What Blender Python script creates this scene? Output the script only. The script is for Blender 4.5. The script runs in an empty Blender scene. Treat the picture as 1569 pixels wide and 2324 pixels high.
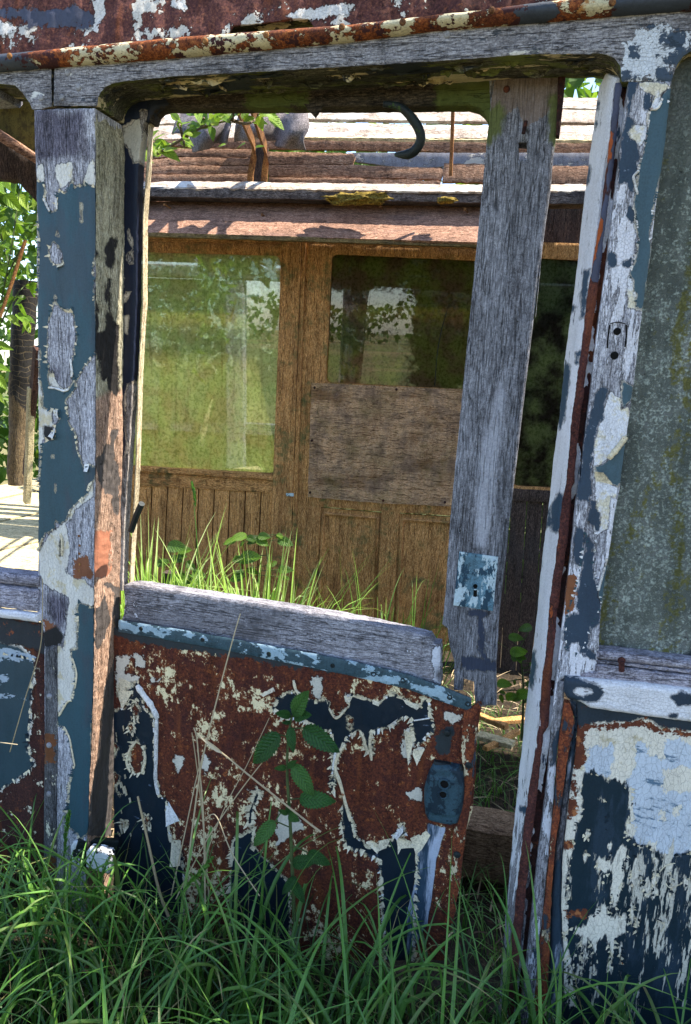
import bpy, math, random
import numpy as np
from mathutils import Vector, Matrix, noise as mnoise
from mathutils.geometry import delaunay_2d_cdt

random.seed(7)
rng = np.random.default_rng(7)
scene = bpy.context.scene
COL = scene.collection
K = 0.980625                       # the traced views are 1569 px wide, the photograph 1600

# ------------------------------------------------------------------ camera
FPX = 1600.0
_d = np.array([-410, 8500, FPX]); _d /= np.linalg.norm(_d)
_x = np.array([6253, 558, -FPX]); _x -= _d * (_x @ _d); _x /= np.linalg.norm(_x)
_z = -_d
_y = np.cross(_z, _x)
R = np.array([_x, _y, _z])         # rows: world axes written in camera (right, down, forward)
CAM = np.array([-1.5 / R[1, 2] * R[0, 2], -1.5, 1.43])
cam = bpy.data.cameras.new('camera')
cam.sensor_fit = 'VERTICAL'; cam.sensor_height = 24; cam.lens = 24 * FPX / 2324
cam.clip_start = 0.02; cam.clip_end = 2000
camo = bpy.data.objects.new('camera', cam); COL.objects.link(camo)
m = Matrix.Identity(4)
for i in range(3):
    m[i][0] = R[i, 0]; m[i][1] = -R[i, 1]; m[i][2] = -R[i, 2]; m[i][3] = CAM[i]
camo.matrix_world = m
scene.camera = camo

# ------------------------------------------------------------------ light
SUN = Vector((0.50, 0.125, 0.85)).normalized()
world = bpy.data.worlds.new('World'); scene.world = world; world.use_nodes = True
wn = world.node_tree
sky = wn.nodes.new('ShaderNodeTexSky'); sky.sky_type = 'NISHITA'; sky.sun_disc = False
sky.sun_elevation = math.asin(SUN.z); sky.sun_rotation = math.atan2(SUN.x, SUN.y)
sky.air_density = 1.0; sky.dust_density = 0.7; sky.ozone_density = 1.6
bg = wn.nodes['Background']; bg.inputs['Strength'].default_value = 0.15
wn.links.new(sky.outputs[0], bg.inputs['Color'])
sl = bpy.data.lights.new('sun', 'SUN'); sl.energy = 4.9; sl.angle = math.radians(0.5); sl.color = (1.0, 0.91, 0.77)
so = bpy.data.objects.new('sun', sl); COL.objects.link(so)
so.rotation_euler = SUN.to_track_quat('Z', 'Y').to_euler(); so.location = (6, 2, 9)
vs = scene.view_settings
vs.view_transform = 'Standard'; vs.look = 'None'; vs.exposure = 1.65; vs.gamma = 1.0; vs.use_curve_mapping = False
scene.cycles.use_denoising = True
scene.cycles.max_bounces = 8; scene.cycles.transparent_max_bounces = 24
scene.cycles.sample_clamp_indirect = 6

# ------------------------------------------------------------------ tracing helpers (pixel -> plane in the world)
CROPS = {'D': (0, 0, 1.0), 'A1': (0, 160, 1549/360), 'A2': (0, 680, 1549/360), 'A3': (0, 1200, 1549/360), 'A4': (0, 1640, 1549/360),
         'A5': (260, 1420, 1549/440), 'A6': (680, 1480, 1549/440), 'B1': (1240, 60, 1549/360), 'B2': (1240, 580, 1549/360),
         'B3': (1200, 1080, 1549/400), 'B4': (1160, 1560, 1549/440), 'C1': (330, 220, 1569/440), 'C2': (730, 220, 1569/440)}
def T(*a):
    """T('A1', x, y, x, y, 'A2', ...) -> points in view pixels."""
    out = []; c = CROPS['D']; raw = True; i = 0
    while i < len(a):
        if isinstance(a[i], str):
            c = CROPS[a[i]]; raw = a[i] == 'D'; i += 1; continue
        x, y = a[i], a[i+1]; i += 2
        out.append((x, y) if raw else ((x / c[2] + c[0]) * K, (y / c[2] + c[1]) * K))
    return np.array(out, float)
def ray(px):
    px = np.atleast_2d(px)
    return np.c_[px[:, 0] - 784.5, px[:, 1] - 1162.0, np.full(len(px), FPX)] @ R.T
class Plane:
    def __init__(s, p, n):
        s.p = np.array(p, float); s.n = np.array(n, float); s.n /= np.linalg.norm(s.n)
        if s.n @ (s.p - CAM) < 0: s.n = -s.n           # n points away from the camera
    def at(s, px):
        r = ray(px); t = ((s.p - CAM) @ s.n) / (r @ s.n)
        return CAM + r * t[:, None]
    def off(s, d): return Plane(s.p - s.n * d, s.n)    # d metres towards the viewer
def YP(y): return Plane((0, y, 0), (0, 1, 0))
def plane3(a, ya, b, yb, c, yc):
    q = [YP(y).at(p)[0] for p, y in ((a, ya), (b, yb), (c, yc))]
    return Plane(q[0], np.cross(q[1]-q[0], q[2]-q[0]))
def PX(p):
    v = (np.atleast_2d(p) - CAM) @ R
    return np.c_[v[:, 0] / v[:, 2] * FPX + 784.5, v[:, 1] / v[:, 2] * FPX + 1162]
def at(x, y, depth): return YP(depth).at((x, y))[0]

def inside(poly, pts):
    x, y = pts[:, 0], pts[:, 1]; r = np.zeros(len(pts), bool)
    q = np.roll(poly, -1, 0)
    for (x0, y0), (x1, y1) in zip(poly, q):
        c = ((y0 > y) != (y1 > y))
        with np.errstate(divide='ignore', invalid='ignore'):
            r ^= c & (x < (x1-x0) * (y-y0) / (y1-y0 + 1e-12) + x0)
    return r
def sdf(poly, pts):
    d = np.full(len(pts), 1e9); q = np.roll(poly, -1, 0)
    for a, b in zip(poly, q):
        ab = b - a; t = np.clip(((pts - a) @ ab) / max(ab @ ab, 1e-9), 0, 1)
        d = np.minimum(d, np.linalg.norm(pts - a - t[:, None] * ab, axis=1))
    return np.where(inside(poly, pts), d, -d)
def field(pos, neg=(), lim=60):
    """field over pixels: + inside any of pos and outside all of neg."""
    def f(pts):
        v = np.full(len(pts), -1e9)
        for p in pos: v = np.maximum(v, sdf(p, pts))
        for p in neg: v = np.minimum(v, -sdf(p, pts))
        return np.clip(v, -lim, lim)
    return f

# ------------------------------------------------------------------ objects
WL = {}
def thing(name, label=None, cat=None, loc=(0, 0, 0), group=None, parent=None):
    o = bpy.data.objects.new(name, None); COL.objects.link(o); o.empty_display_size = 0.1
    WL[o] = np.array(loc, float)
    if parent: o.parent = parent; o.location = WL[o] - WL[parent]
    else: o.location = loc
    tag(o, label, cat, group); return o
def tag(o, label=None, cat=None, group=None, kind=None):
    if label: o['label'] = label
    if cat: o['category'] = cat
    if group: o['group'] = group
    if kind: o['kind'] = kind
    return o
def mk(name, verts, faces, mats, parent=None, midx=None, fields=None, smooth=False, loc=None):
    verts = np.asarray(verts, float)
    base = WL[parent] if parent else np.zeros(3)
    if loc is None: loc = base if parent else verts.mean(0) * [1, 1, 0] + [0, 0, verts[:, 2].min()]
    loc = np.asarray(loc, float)
    me = bpy.data.meshes.new(name)
    me.from_pydata((verts - loc).tolist(), [], faces)
    for mt in (mats if isinstance(mats, (list, tuple)) else [mats]): me.materials.append(mt)
    if midx is not None: me.polygons.foreach_set('material_index', np.asarray(midx, np.int32))
    if smooth: me.polygons.foreach_set('use_smooth', np.ones(len(me.polygons), bool))
    for k, v in (fields or {}).items():
        a = me.attributes.new(k, 'FLOAT', 'POINT'); a.data.foreach_set('value', np.asarray(v, np.float32))
    for mt in me.materials:                              # a layer that was traced nowhere on this piece is absent from it
        for nn in mt.node_tree.nodes:
            if nn.type == 'ATTRIBUTE' and nn.attribute_name not in me.attributes:
                a = me.attributes.new(nn.attribute_name, 'FLOAT', 'POINT'); a.data.foreach_set('value', np.full(len(verts), -60.0, np.float32))
    me.update()
    o = bpy.data.objects.new(name, me); COL.objects.link(o)
    if parent: o.parent = parent
    o.location = loc - base if parent else loc
    WL[o] = loc
    return o
class Geo:
    """collects pieces that end in one mesh object"""
    def __init__(s): s.v = []; s.f = []; s.m = []; s.fl = {}; s.n = 0
    def add(s, v, f, m=0, fl=None):
        v = np.asarray(v, float)
        s.v.append(v); s.f += [tuple(i + s.n for i in q) for q in f]
        s.m += list(m) if hasattr(m, '__len__') else [m] * len(f)
        for k in set(s.fl) | set(fl or {}):
            if k not in s.fl: s.fl[k] = [np.zeros(s.n)] if s.n else []
            s.fl[k].append(np.asarray(fl[k], float) if fl and k in fl else np.zeros(len(v)))
        s.n += len(v); return s
    def each(s, name, mats, parent=None, smooth=False):
        """every piece an object of its own"""
        fi = 0; base = 0
        for v in s.v:
            n = len(v); fs = []; ms = []
            while fi < len(s.f) and s.f[fi][0] < base+n: fs.append(tuple(i-base for i in s.f[fi])); ms.append(s.m[fi]); fi += 1
            mk(name, v, fs, mats, parent, ms, None, smooth); base += n
    def build(s, name, mats, parent=None, smooth=False, loc=None):
        return mk(name, np.concatenate(s.v), s.f, mats, parent, s.m, {k: np.concatenate(v) for k, v in s.fl.items()}, smooth, loc)

def resample(poly, step, jag=0.0, seed=0):
    out = []
    n = len(poly)
    for i in range(n):
        a, b = poly[i], poly[(i+1) % n]; L = np.linalg.norm(b-a); k = max(1, int(round(L / step)))
        nr = np.array([-(b-a)[1], (b-a)[0]]) / max(L, 1e-6)
        for j in range(k):
            p = a + (b-a) * j / k
            if jag:
                p = p + nr * jag * (mnoise.noise(Vector((p[0]*.045, p[1]*.045, seed))) + .6*mnoise.noise(Vector((p[0]*.16, p[1]*.16, seed+5))))
            out.append(p)
    return np.array(out)
_seed = [0]
def sheet(geo, poly, plane, thick, step=6, holes=(), fields=None, ch=.0025, chw=6, relief=0.0, jag=0.8, msides=0, m=0, segs=1, bulge=None):
    """one board: a traced outline on its own plane with real thickness, a worn front edge and relief"""
    _seed[0] += 1; sd = _seed[0] * 3.7
    loops = [resample(np.asarray(poly, float), step, jag, sd)] + [resample(np.asarray(h, float), min(step, 4), jag*.5, sd) for h in holes]
    pts = [l for l in loops]; edges = []; n = 0
    for l in loops:
        edges += [(n+i, n+(i+1) % len(l)) for i in range(len(l))]; n += len(l)
    lo, hi = loops[0].min(0), loops[0].max(0)
    gx = np.arange(lo[0], hi[0]+step, step); gy = np.arange(lo[1], hi[1]+step, step*.9)
    g = np.array([(x + (step/2 if j % 2 else 0), y) for j, y in enumerate(gy) for x in gx])
    ok = inside(loops[0], g)
    for l in loops[1:]: ok &= ~inside(l, g)
    g = g[ok]
    if len(g):
        d = np.full(len(g), 1e9)
        for l in loops:
            for i in range(0, len(g), 4000):
                gg = g[i:i+4000]
                d[i:i+4000] = np.minimum(d[i:i+4000], np.sqrt(((gg[:, None] - l[None])**2).sum(2)).min(1))
        g = g[d > step*.6]; pts.append(g)
    P2 = np.concatenate(pts)
    res = delaunay_2d_cdt([Vector(p) for p in P2], edges, [], 0, 1e-4)
    V2 = np.array([(v.x, v.y) for v in res[0]]); F = [tuple(f) for f in res[2]]
    cen = np.array([V2[list(f)].mean(0) for f in F])
    keep = inside(loops[0], cen)
    for l in loops[1:]: keep &= ~inside(l, cen)
    F = [f for f, k in zip(F, keep) if k]
    used = np.unique(np.concatenate([np.array(f) for f in F])); remap = -np.ones(len(V2), int); remap[used] = np.arange(len(used))
    V2 = V2[used]; F = [tuple(remap[list(f)]) for f in F]
    W = plane.at(V2); N = plane.n
    # orient to the camera
    a, b, c = (W[F[0][i]] for i in range(3))
    if np.cross(b-a, c-a) @ N > 0: F = [f[::-1] for f in F]
    dep = np.zeros(len(V2))
    dist = np.abs(np.minimum.reduce([np.abs(sdf(l, V2)) for l in loops])) if ch else None
    if ch: dep += ch * (1 - np.clip(dist / chw, 0, 1))**2
    if relief: dep += np.array([relief * (mnoise.noise(Vector((p[0]*40, p[1]*40, p[2]*14+sd))) + .5*mnoise.noise(Vector((p[0]*120, p[1]*120, p[2]*50)))) for p in W])
    if bulge is not None: dep -= bulge(V2)
    fl = {k: f(V2) for k, f in (fields or {}).items()}
    cnt = {}
    for f in F:
        for i in range(len(f)):
            e = (f[i], f[(i+1) % len(f)]); cnt[e] = 1
    bd = [e for e in cnt if (e[1], e[0]) not in cnt]
    front = W + N * dep[:, None]; n = len(W)
    V = [front] + [W + N * (dep + (thick - dep) * s / segs)[:, None] for s in range(1, segs+1)]
    faces = list(F); mi = [m] * len(F)
    for s in range(segs):
        for e in bd: faces.append((e[1] + n*s, e[0] + n*s, e[0] + n*(s+1), e[1] + n*(s+1))); mi.append(msides)
    faces += [tuple(i + n*segs for i in f[::-1]) for f in F]; mi += [m] * len(F)
    geo.add(np.concatenate(V), faces, mi, {k: np.tile(v, segs+1) for k, v in fl.items()})
    return geo
def board(name, poly, plane, thick, mats, parent, smooth=False, extra=None, **kw):
    g = Geo(); polys = poly if isinstance(poly, list) else [poly]
    if not isinstance(plane, Plane): plane = YP(plane)
    for p in polys: sheet(g, p, plane, thick, **kw)
    if extra: extra(g, plane)
    o = g.build(name, mats, parent, True); o.data.set_sharp_from_angle(angle=math.radians(48)); return o

def chips(polys, clip=None, prob=.4, size=(3, 8), slots=(1, 2), lift=.55, seed=3):
    """loose flakes along the torn edge of a coat of paint: each hinges on the edge and bends off the surface"""
    def f(geo, plane):
        rg = random.Random(seed)
        for poly in polys:
            q = resample(np.asarray(poly, float), 6); n = len(q); ar = np.sum(q[:, 0]*np.roll(q[:, 1], -1)-np.roll(q[:, 0], -1)*q[:, 1])
            for i in range(n):
                if rg.random() > prob: continue
                p = q[i]; t = q[(i+1) % n]-q[i-1]; t = t/max(np.linalg.norm(t), 1e-6); o = np.array([t[1], -t[0]])*(1 if ar > 0 else -1)
                if clip is not None and not inside(clip, p[None]+o[None]*2)[0]: continue
                w = rg.uniform(*size); L = rg.uniform(size[0]*.6, size[1]); s = rg.uniform(-.4, .4)*w
                rows = []
                for u, ww in ((-.35, 1.0), (.15, .95), (.6, .62*rg.uniform(.6, 1.2)), (1.0, .16)):
                    a = max(0, u)**1.5*1.2; c = p+o*L*min(u, math.sin(max(u, 0)*1.35)/.98 if u > 0 else u)+t*s*max(u, 0)
                    jw = w*ww*.5; rows.append((c-t*jw*rg.uniform(.7, 1.2), c+t*jw*rg.uniform(.7, 1.2), .0007+L*.001*lift*max(0, u)**1.6*rg.uniform(.8, 1.3)))
                P2 = np.array([r for l, rr_2, h in rows for r in (l, rr_2)]); H = np.array([h for l, r_, h in rows for _ in (0, 1)])
                W = plane.at(P2)-plane.n*H[:, None]; geo.add(np.concatenate([W, W+plane.n*.0005]), [(2*k, 2*k+1, 2*k+3, 2*k+2) for k in range(3)]+[(8+2*k, 10+2*k, 11+2*k, 9+2*k) for k in range(3)], slots[0] if rg.random() < .5 else slots[1])
    return f
def tube(geo, pts, rad, seg=7, m=0, fl=None):
    pts = np.asarray(pts, float); n = len(pts); rad = np.broadcast_to(rad, n)
    V = []; F = []; up = np.array([.3, .2, .93])
    for i in range(n):
        t = pts[min(i+1, n-1)] - pts[max(i-1, 0)]; t = t / max(np.linalg.norm(t), 1e-9)
        u = np.cross(t, up); 
        if np.linalg.norm(u) < 1e-3: u = np.cross(t, [1, 0, 0])
        u /= np.linalg.norm(u); w = np.cross(t, u)
        for k in range(seg):
            a = 2*math.pi*k/seg; V.append(pts[i] + rad[i] * (u*math.cos(a) + w*math.sin(a)))
    for i in range(n-1):
        for k in range(seg): F.append((i*seg+k, i*seg+(k+1) % seg, (i+1)*seg+(k+1) % seg, (i+1)*seg+k))
    F.append(tuple(range(seg))[::-1]); F.append(tuple((n-1)*seg+k for k in range(seg)))
    geo.add(V, F, m, {k: np.full(len(V), v) for k, v in (fl or {}).items()}); return geo
def spline(pts, n):
    pts = np.asarray(pts, float); k = len(pts); out = []
    for u in np.linspace(0, k-1, n):
        i = min(int(u), k-2); t = u-i
        p0, p1, p2, p3 = pts[max(i-1, 0)], pts[i], pts[i+1], pts[min(i+2, k-1)]
        out.append(.5*((2*p1)+(-p0+p2)*t+(2*p0-5*p1+4*p2-p3)*t*t+(-p0+3*p1-3*p2+p3)*t**3))
    return np.array(out)
def bar(geo, a, b, w, h, m=0, up=(0, 0, 1), jit=.0):
    """a sawn bar from a to b, w across, h along up"""
    a, b = np.array(a, float), np.array(b, float); t = (b-a)/np.linalg.norm(b-a)
    u = np.cross(t, up); u /= np.linalg.norm(u); v = np.cross(u, t)
    n = max(2, int(np.linalg.norm(b-a)/.06)+1); V = []; F = []; c = .12
    prof = [(-.5, -.5+c), (-.5+c, -.5), (.5-c, -.5), (.5, -.5+c), (.5, .5-c), (.5-c, .5), (-.5+c, .5), (-.5, .5-c)]
    cw = [(x*w if abs(x) > .49 else math.copysign(w/2-min(w, h)*c, x), y*h if abs(y) > .49 else math.copysign(h/2-min(w, h)*c, y)) for x, y in prof]
    for i in range(n):
        p = a+(b-a)*i/(n-1)
        for x, y in cw:
            q = p+u*x+v*y
            if jit: q = q+jit*np.array(mnoise.noise_vector(Vector(q*9)))
            V.append(q)
    for i in range(n-1):
        for k in range(8): F.append((i*8+k, i*8+(k+1) % 8, i*8+8+(k+1) % 8, i*8+8+k))
    F.append(tuple(range(8))[::-1]); F.append(tuple((n-1)*8+k for k in range(8)))
    geo.add(V, F, m); return geo
def ring(geo, c, r, tr, normal=(0, -1, 0), n=20, k=7, m=0):
    z = Vector(normal).normalized(); q = z.to_track_quat('Z', 'Y'); V = []; F = []
    for i in range(n):
        a = 2*math.pi*i/n
        for j in range(k):
            b = 2*math.pi*j/k
            p = q @ Vector(((r+tr*math.cos(b))*math.cos(a), (r+tr*math.cos(b))*math.sin(a), tr*math.sin(b)))
            V.append(np.array(c)+np.array(p))
    for i in range(n):
        for j in range(k): F.append((i*k+j, ((i+1) % n)*k+j, ((i+1) % n)*k+(j+1) % k, i*k+(j+1) % k))
    geo.add(V, F, m); return geo
def dome(geo, c, r, h, normal=(0, -1, 0), n=12, m=0, slot=True):
    """a screw or nail head"""
    q = Vector(normal).normalized().to_track_quat('Z', 'Y'); V = []; F = []
    prof = [(1, -.3), (1, 0), (.85, .6), (.45, .95)]
    for pr, ph in prof:
        for i in range(n):
            a = 2*math.pi*i/n; V.append(np.array(c)+np.array(q @ Vector((r*pr*math.cos(a), r*pr*math.sin(a), h*ph))))
    V.append(np.array(c)+np.array(q @ Vector((0, 0, h))))
    for k in range(3):
        for i in range(n): F.append((k*n+i, k*n+(i+1) % n, (k+1)*n+(i+1) % n, (k+1)*n+i))
    for i in range(n): F.append((3*n+i, 3*n+(i+1) % n, 4*n))
    geo.add(V, F, m); return geo

# ------------------------------------------------------------------ material kit
class NB:
    def __init__(s, name):
        s.mat = bpy.data.materials.new(name); s.mat.use_nodes = True; s.t = s.mat.node_tree
        s.b = s.t.nodes['Principled BSDF']; s.out = s.t.nodes['Material Output']
        s.co = s.t.nodes.new('ShaderNodeTexCoord').outputs['Object']
    def nd(s, typ, ins=(), **props):
        n = s.t.nodes.new('ShaderNode'+typ)
        for k, v in props.items(): setattr(n, k, v)
        for k, v in (ins.items() if isinstance(ins, dict) else enumerate(ins)):
            if v is None: continue
            if isinstance(v, bpy.types.NodeSocket): s.t.links.new(v, n.inputs[k])
            else:
                if isinstance(v, tuple) and len(v) == 3 and n.inputs[k].type == 'RGBA': v = (*v, 1)
                n.inputs[k].default_value = v
        return n
    def m(s, op, a, b=0.0, c=0.0): return s.nd('Math', [a, b, c], operation=op).outputs[0]
    def add(s, a, b): return s.m('ADD', a, b)
    def sub(s, a, b): return s.m('SUBTRACT', a, b)
    def mul(s, a, b): return s.m('MULTIPLY', a, b)
    def vs(s, v): return s.nd('VectorMath', [s.co, v], operation='MULTIPLY').outputs[0]
    def noise(s, scale, detail=4, rough=.6, st=None, dist=0.0):
        v = s.vs(st) if st else s.co
        return s.nd('TexNoise', {'Vector': v, 'Scale': scale, 'Detail': detail, 'Roughness': rough, 'Distortion': dist}).outputs['Fac']
    def ss(s, v, lo, hi): 
        n = s.nd('MapRange', {'Value': v, 'From Min': lo, 'From Max': hi}, interpolation_type='SMOOTHSTEP'); return n.outputs[0]
    def mix(s, f, a, b):
        n = s.nd('Mix', data_type='RGBA'); 
        for i, v in ((0, f), (6, a), (7, b)):
            if isinstance(v, bpy.types.NodeSocket): s.t.links.new(v, n.inputs[i])
            else: n.inputs[i].default_value = (*v, 1) if isinstance(v, tuple) else v
        return n.outputs[2]
    def scale(s, c, f):
        n = s.nd('Mix', data_type='RGBA', blend_type='MULTIPLY'); n.inputs[0].default_value = 1
        for i, v in ((6, c), (7, f)):
            if isinstance(v, bpy.types.NodeSocket): s.t.links.new(v, n.inputs[i])
            else: n.inputs[i].default_value = (*v, 1)
        return n.outputs[2]
    def ramp(s, f, stops):
        n = s.nd('ValToRGB', [f]); e = n.color_ramp.elements
        while len(e) < len(stops): e.new(.5)
        for el, (p, c) in zip(e, stops): el.position = p; el.color = (*c, 1)
        return n.outputs[0]
    def attr(s, name): return s.nd('Attribute', attribute_name=name).outputs['Fac']
    def set(s, k, v):
        if isinstance(v, bpy.types.NodeSocket): s.t.links.new(v, s.b.inputs[k])
        else: s.b.inputs[k].default_value = (*v, 1) if isinstance(v, tuple) else v
    def bump(s, h, strength=1.0):
        b = s.nd('Bump', {'Strength': strength, 'Distance': 1.0, 'Height': h}); s.t.links.new(b.outputs[0], s.b.inputs['Normal'])
ST = {'z': (1, 1, .10), 'x': (.10, 1, 1), 'y': (1, .10, 1)}
def wood(nb, axis='z', cols=((.10, .095, .10), (.27, .26, .27), (.46, .45, .46)), mould=(.055, .052, .055), mamt=.6, sc=1.0, warm=None, el=.20):
    st = ST[axis]
    g = nb.noise(310*sc, 5, .74, tuple(el if v < 1 else 1 for v in st)); g2 = nb.noise(75*sc, 3, .55, tuple(.05 if v < 1 else 1 for v in st), .5); bl = nb.noise(9*sc, 5, .68, tuple(.35 if v < 1 else 1 for v in st))
    col = nb.ramp(g, [(.36, cols[0]), (.5, cols[1]), (.61, cols[2])])
    col = nb.mix(nb.mul(nb.ss(bl, .47, .66), mamt), col, mould)
    crk = nb.ss(nb.m('ABSOLUTE', nb.sub(g2, .5)), .016, .0)
    col = nb.mix(nb.mul(crk, .8), col, tuple(c*.35 for c in cols[0]))
    sp = nb.noise(330, 2, .6)
    col = nb.mix(nb.mul(nb.ss(sp, .55, .66), .6), col, tuple(c*.5 for c in cols[0]))
    if warm: col = nb.mix(nb.ss(nb.noise(5, 3, .6), .45, .62), col, warm)
    h = nb.add(nb.mul(g, .0020), nb.mul(crk, -.0022))
    return col, .88, h
def rust(nb, cols=((.035, .012, .010), (.125, .034, .018), (.26, .085, .028)), sc=1.0, orange=.5):
    g = nb.noise(170*sc, 6, .75); b = nb.noise(11*sc, 5, .65); o = nb.noise(45*sc, 4, .7)
    col = nb.ramp(g, [(.34, cols[0]), (.52, cols[1]), (.68, cols[2])])
    col = nb.mix(nb.mul(nb.ss(b, .46, .62), .55), col, (.045, .016, .017))
    col = nb.mix(nb.mul(nb.ss(o, .60, .72), orange), col, (.42, .13, .035))
    rn = nb.noise(24, 4, .6, (1, 1, .12)); col = nb.mix(nb.mul(nb.ss(rn, .54, .68), .5), col, (.20, .058, .018)); dp = nb.noise(80, 4, .8); col = nb.mix(nb.mul(nb.ss(dp, .57, .66), .7), col, (.028, .011, .010))
    return col, .9, nb.mul(g, .0012)
def plain(nb, c, var=.25, sc=20, rough=.6, h=.0003):
    n = nb.noise(sc, 5, .6); n2 = nb.noise(sc*7, 3, .6)
    col = nb.mix(n, tuple(v*(1-var) for v in c), tuple(min(1, v*(1+var)) for v in c))
    return col, rough, nb.mul(n2, h)
BLUE = (.034, .080, .108); NAVY = (.010, .020, .032); CREAM = (.66, .60, .46); WHITE = (.70, .70, .71); LBLUE = (.36, .44, .60)
def crackle(nb, st=(1, 1, 1), sc=75, wd=.045):
    v = nb.nd('VectorMath', [nb.vs(st), nb.nd('VectorMath', [nb.nd('TexNoise', {'Vector': nb.co, 'Scale': 60.0}).outputs['Color'], (.008, .008, .008)], operation='MULTIPLY').outputs[0]], operation='ADD').outputs[0]
    vo = nb.nd('TexVoronoi', {'Vector': v, 'Scale': float(sc)}, feature='DISTANCE_TO_EDGE').outputs['Distance']
    return nb.ss(vo, wd, 0.0)
def paint(name, base, layers, bump=1.0, vert=True):
    """base wood or rust under layers of old paint; a layer's edge follows the traced field (metres ~ pixels) broken up by noise"""
    nb = NB(name); col, rough, h = base(nb); tm = None
    for L in layers:
        st = L.get('st'); amp = L.get('amp', 6)
        n = nb.add(nb.mul(nb.sub(nb.noise(L.get('sc', 55), 4, .62, st), .5), 2*amp*1.6), nb.mul(nb.sub(nb.noise(L.get('sc', 55)*4.2, 4, .7, st), .5), amp*1.5))
        if L.get('clump'): n = nb.add(n, nb.mul(nb.sub(nb.noise(L.get('cls', 7.0), 3, .55), .5), L['clump']))
        f = nb.attr(L['f']) if L.get('f') else None
        if L.get('gain'): f = nb.mul(f, L['gain']) if f is not None else None
        v = nb.add(n, L.get('bias', 0.0))
        if f is not None: v = nb.add(v, f)
        if L.get('inv'): v = nb.mul(v, -1.0)
        mk_ = nb.ss(v, -L.get('w', 1.0), L.get('w', 1.0))
        if L.get('t', .0009) > .0006 and L.get('w', 1.0) < 1.6:          # shadow under the flake's lifted edge, painted as a dark line
            col = nb.mix(nb.mul(nb.mul(nb.ss(v, -4.2, -1.0), nb.sub(1.0, mk_)), .62), col, (.020, .017, .016))
        if L.get('op'): mk_ = nb.mul(mk_, L['op'])
        c = L['c']
        vn = nb.noise(L.get('vs', 14), 5, .65, L.get('vst')); vr = L.get('var', .22)
        c = nb.mix(vn, tuple(x*(1-vr) for x in c), tuple(min(x*(1+vr), .95) for x in c))
        if L.get('c2'): c = nb.mix(nb.ss(nb.noise(L.get('c2s', 22), 5, .7, L.get('c2st')), L.get('c2t', .5), L.get('c2t', .5)+.09), c, L['c2'])
        lh = nb.mul(mk_, L.get('t', .0009))
        if L.get('crk'):
            ck = crackle(nb, L.get('crst', (1, 1, 1)), L['crk'], L.get('crw', .045))
            c = nb.mix(nb.mul(ck, L.get('crop', .7)), c, L.get('crc', (.16, .14, .13)))
            lh = nb.sub(lh, nb.mul(nb.mul(ck, mk_), .0006))
        col = nb.mix(mk_, col, c); tm = mk_ if tm is None else nb.m('MAXIMUM', tm, mk_)
        rough_l = L.get('r', .55)
        rough = nb.add(nb.mul(nb.sub(1.0, mk_), rough), nb.mul(mk_, rough_l)) if True else rough
        h = nb.add(nb.mul(h, nb.sub(1.0, nb.mul(mk_, L.get('flat', .8)))), lh)
    gr = nb.noise(26, 5, .7, (1, 1, .16) if vert else (.3, 1, 1)); fs = nb.noise(210, 4, .8)
    ov = nb.scale(col, nb.ramp(nb.add(nb.mul(gr, .42), nb.mul(fs, .58)), [(.37, (.40, .38, .38)), (.5, (1, 1, 1)), (.62, (1.32, 1.32, 1.32))]))
    col = nb.mix(nb.sub(1.0, nb.mul(tm, .62)) if tm is not None else 1.0, col, ov)
    h = nb.add(h, nb.mul(fs, .0003))
    nb.set('Base Color', col); nb.set('Roughness', rough); nb.b.inputs['Specular IOR Level'].default_value = .22
    nb.bump(h, bump); return nb.mat

# ------------------------------------------------------------------ materials
gw = lambda axis, **k: (lambda nb: wood(nb, axis, **k))
PALE = dict(cols=((.16, .16, .19), (.42, .42, .48), (.70, .70, .77)), mamt=.25)
BROWN = dict(cols=((.22, .088, .026), (.57, .285, .100), (.78, .46, .20)), mould=(.20, .088, .034), mamt=.5)
TAN = dict(cols=((.20, .13, .08), (.40, .28, .18), (.56, .43, .29)), mould=(.10, .085, .05), mamt=.45)
M = {}
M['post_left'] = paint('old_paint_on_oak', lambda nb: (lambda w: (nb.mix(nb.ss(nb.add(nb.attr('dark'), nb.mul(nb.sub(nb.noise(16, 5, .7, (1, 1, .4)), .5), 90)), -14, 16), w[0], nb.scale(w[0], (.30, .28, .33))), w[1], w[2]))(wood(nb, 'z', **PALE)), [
    dict(f='cream', c=(.68, .66, .62), c2=(.60, .53, .38), c2t=.52, amp=7, sc=50, st=(1, 1, .35), crk=130, crst=(1, 1, .5), crop=0.18, t=.0008),
    dict(f='ochre', c=(.21, .085, .045), amp=10, t=.0002, r=.9, var=.4),
    dict(f='blue', c=(.62, .56, .42), bias=1.2, amp=7, sc=45, t=.0009),
    dict(f='blue', c=BLUE, c2=(.042, .072, .098), c2s=6, c2st=(1, 1, .4), amp=3, sc=60, bias=-.5, r=.42, t=.0011, var=.14, vs=9, vst=(1, 1, .3)),
    dict(f='scab', c=(.014, .016, .02), amp=5, sc=60, r=.6, t=.001)])
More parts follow.
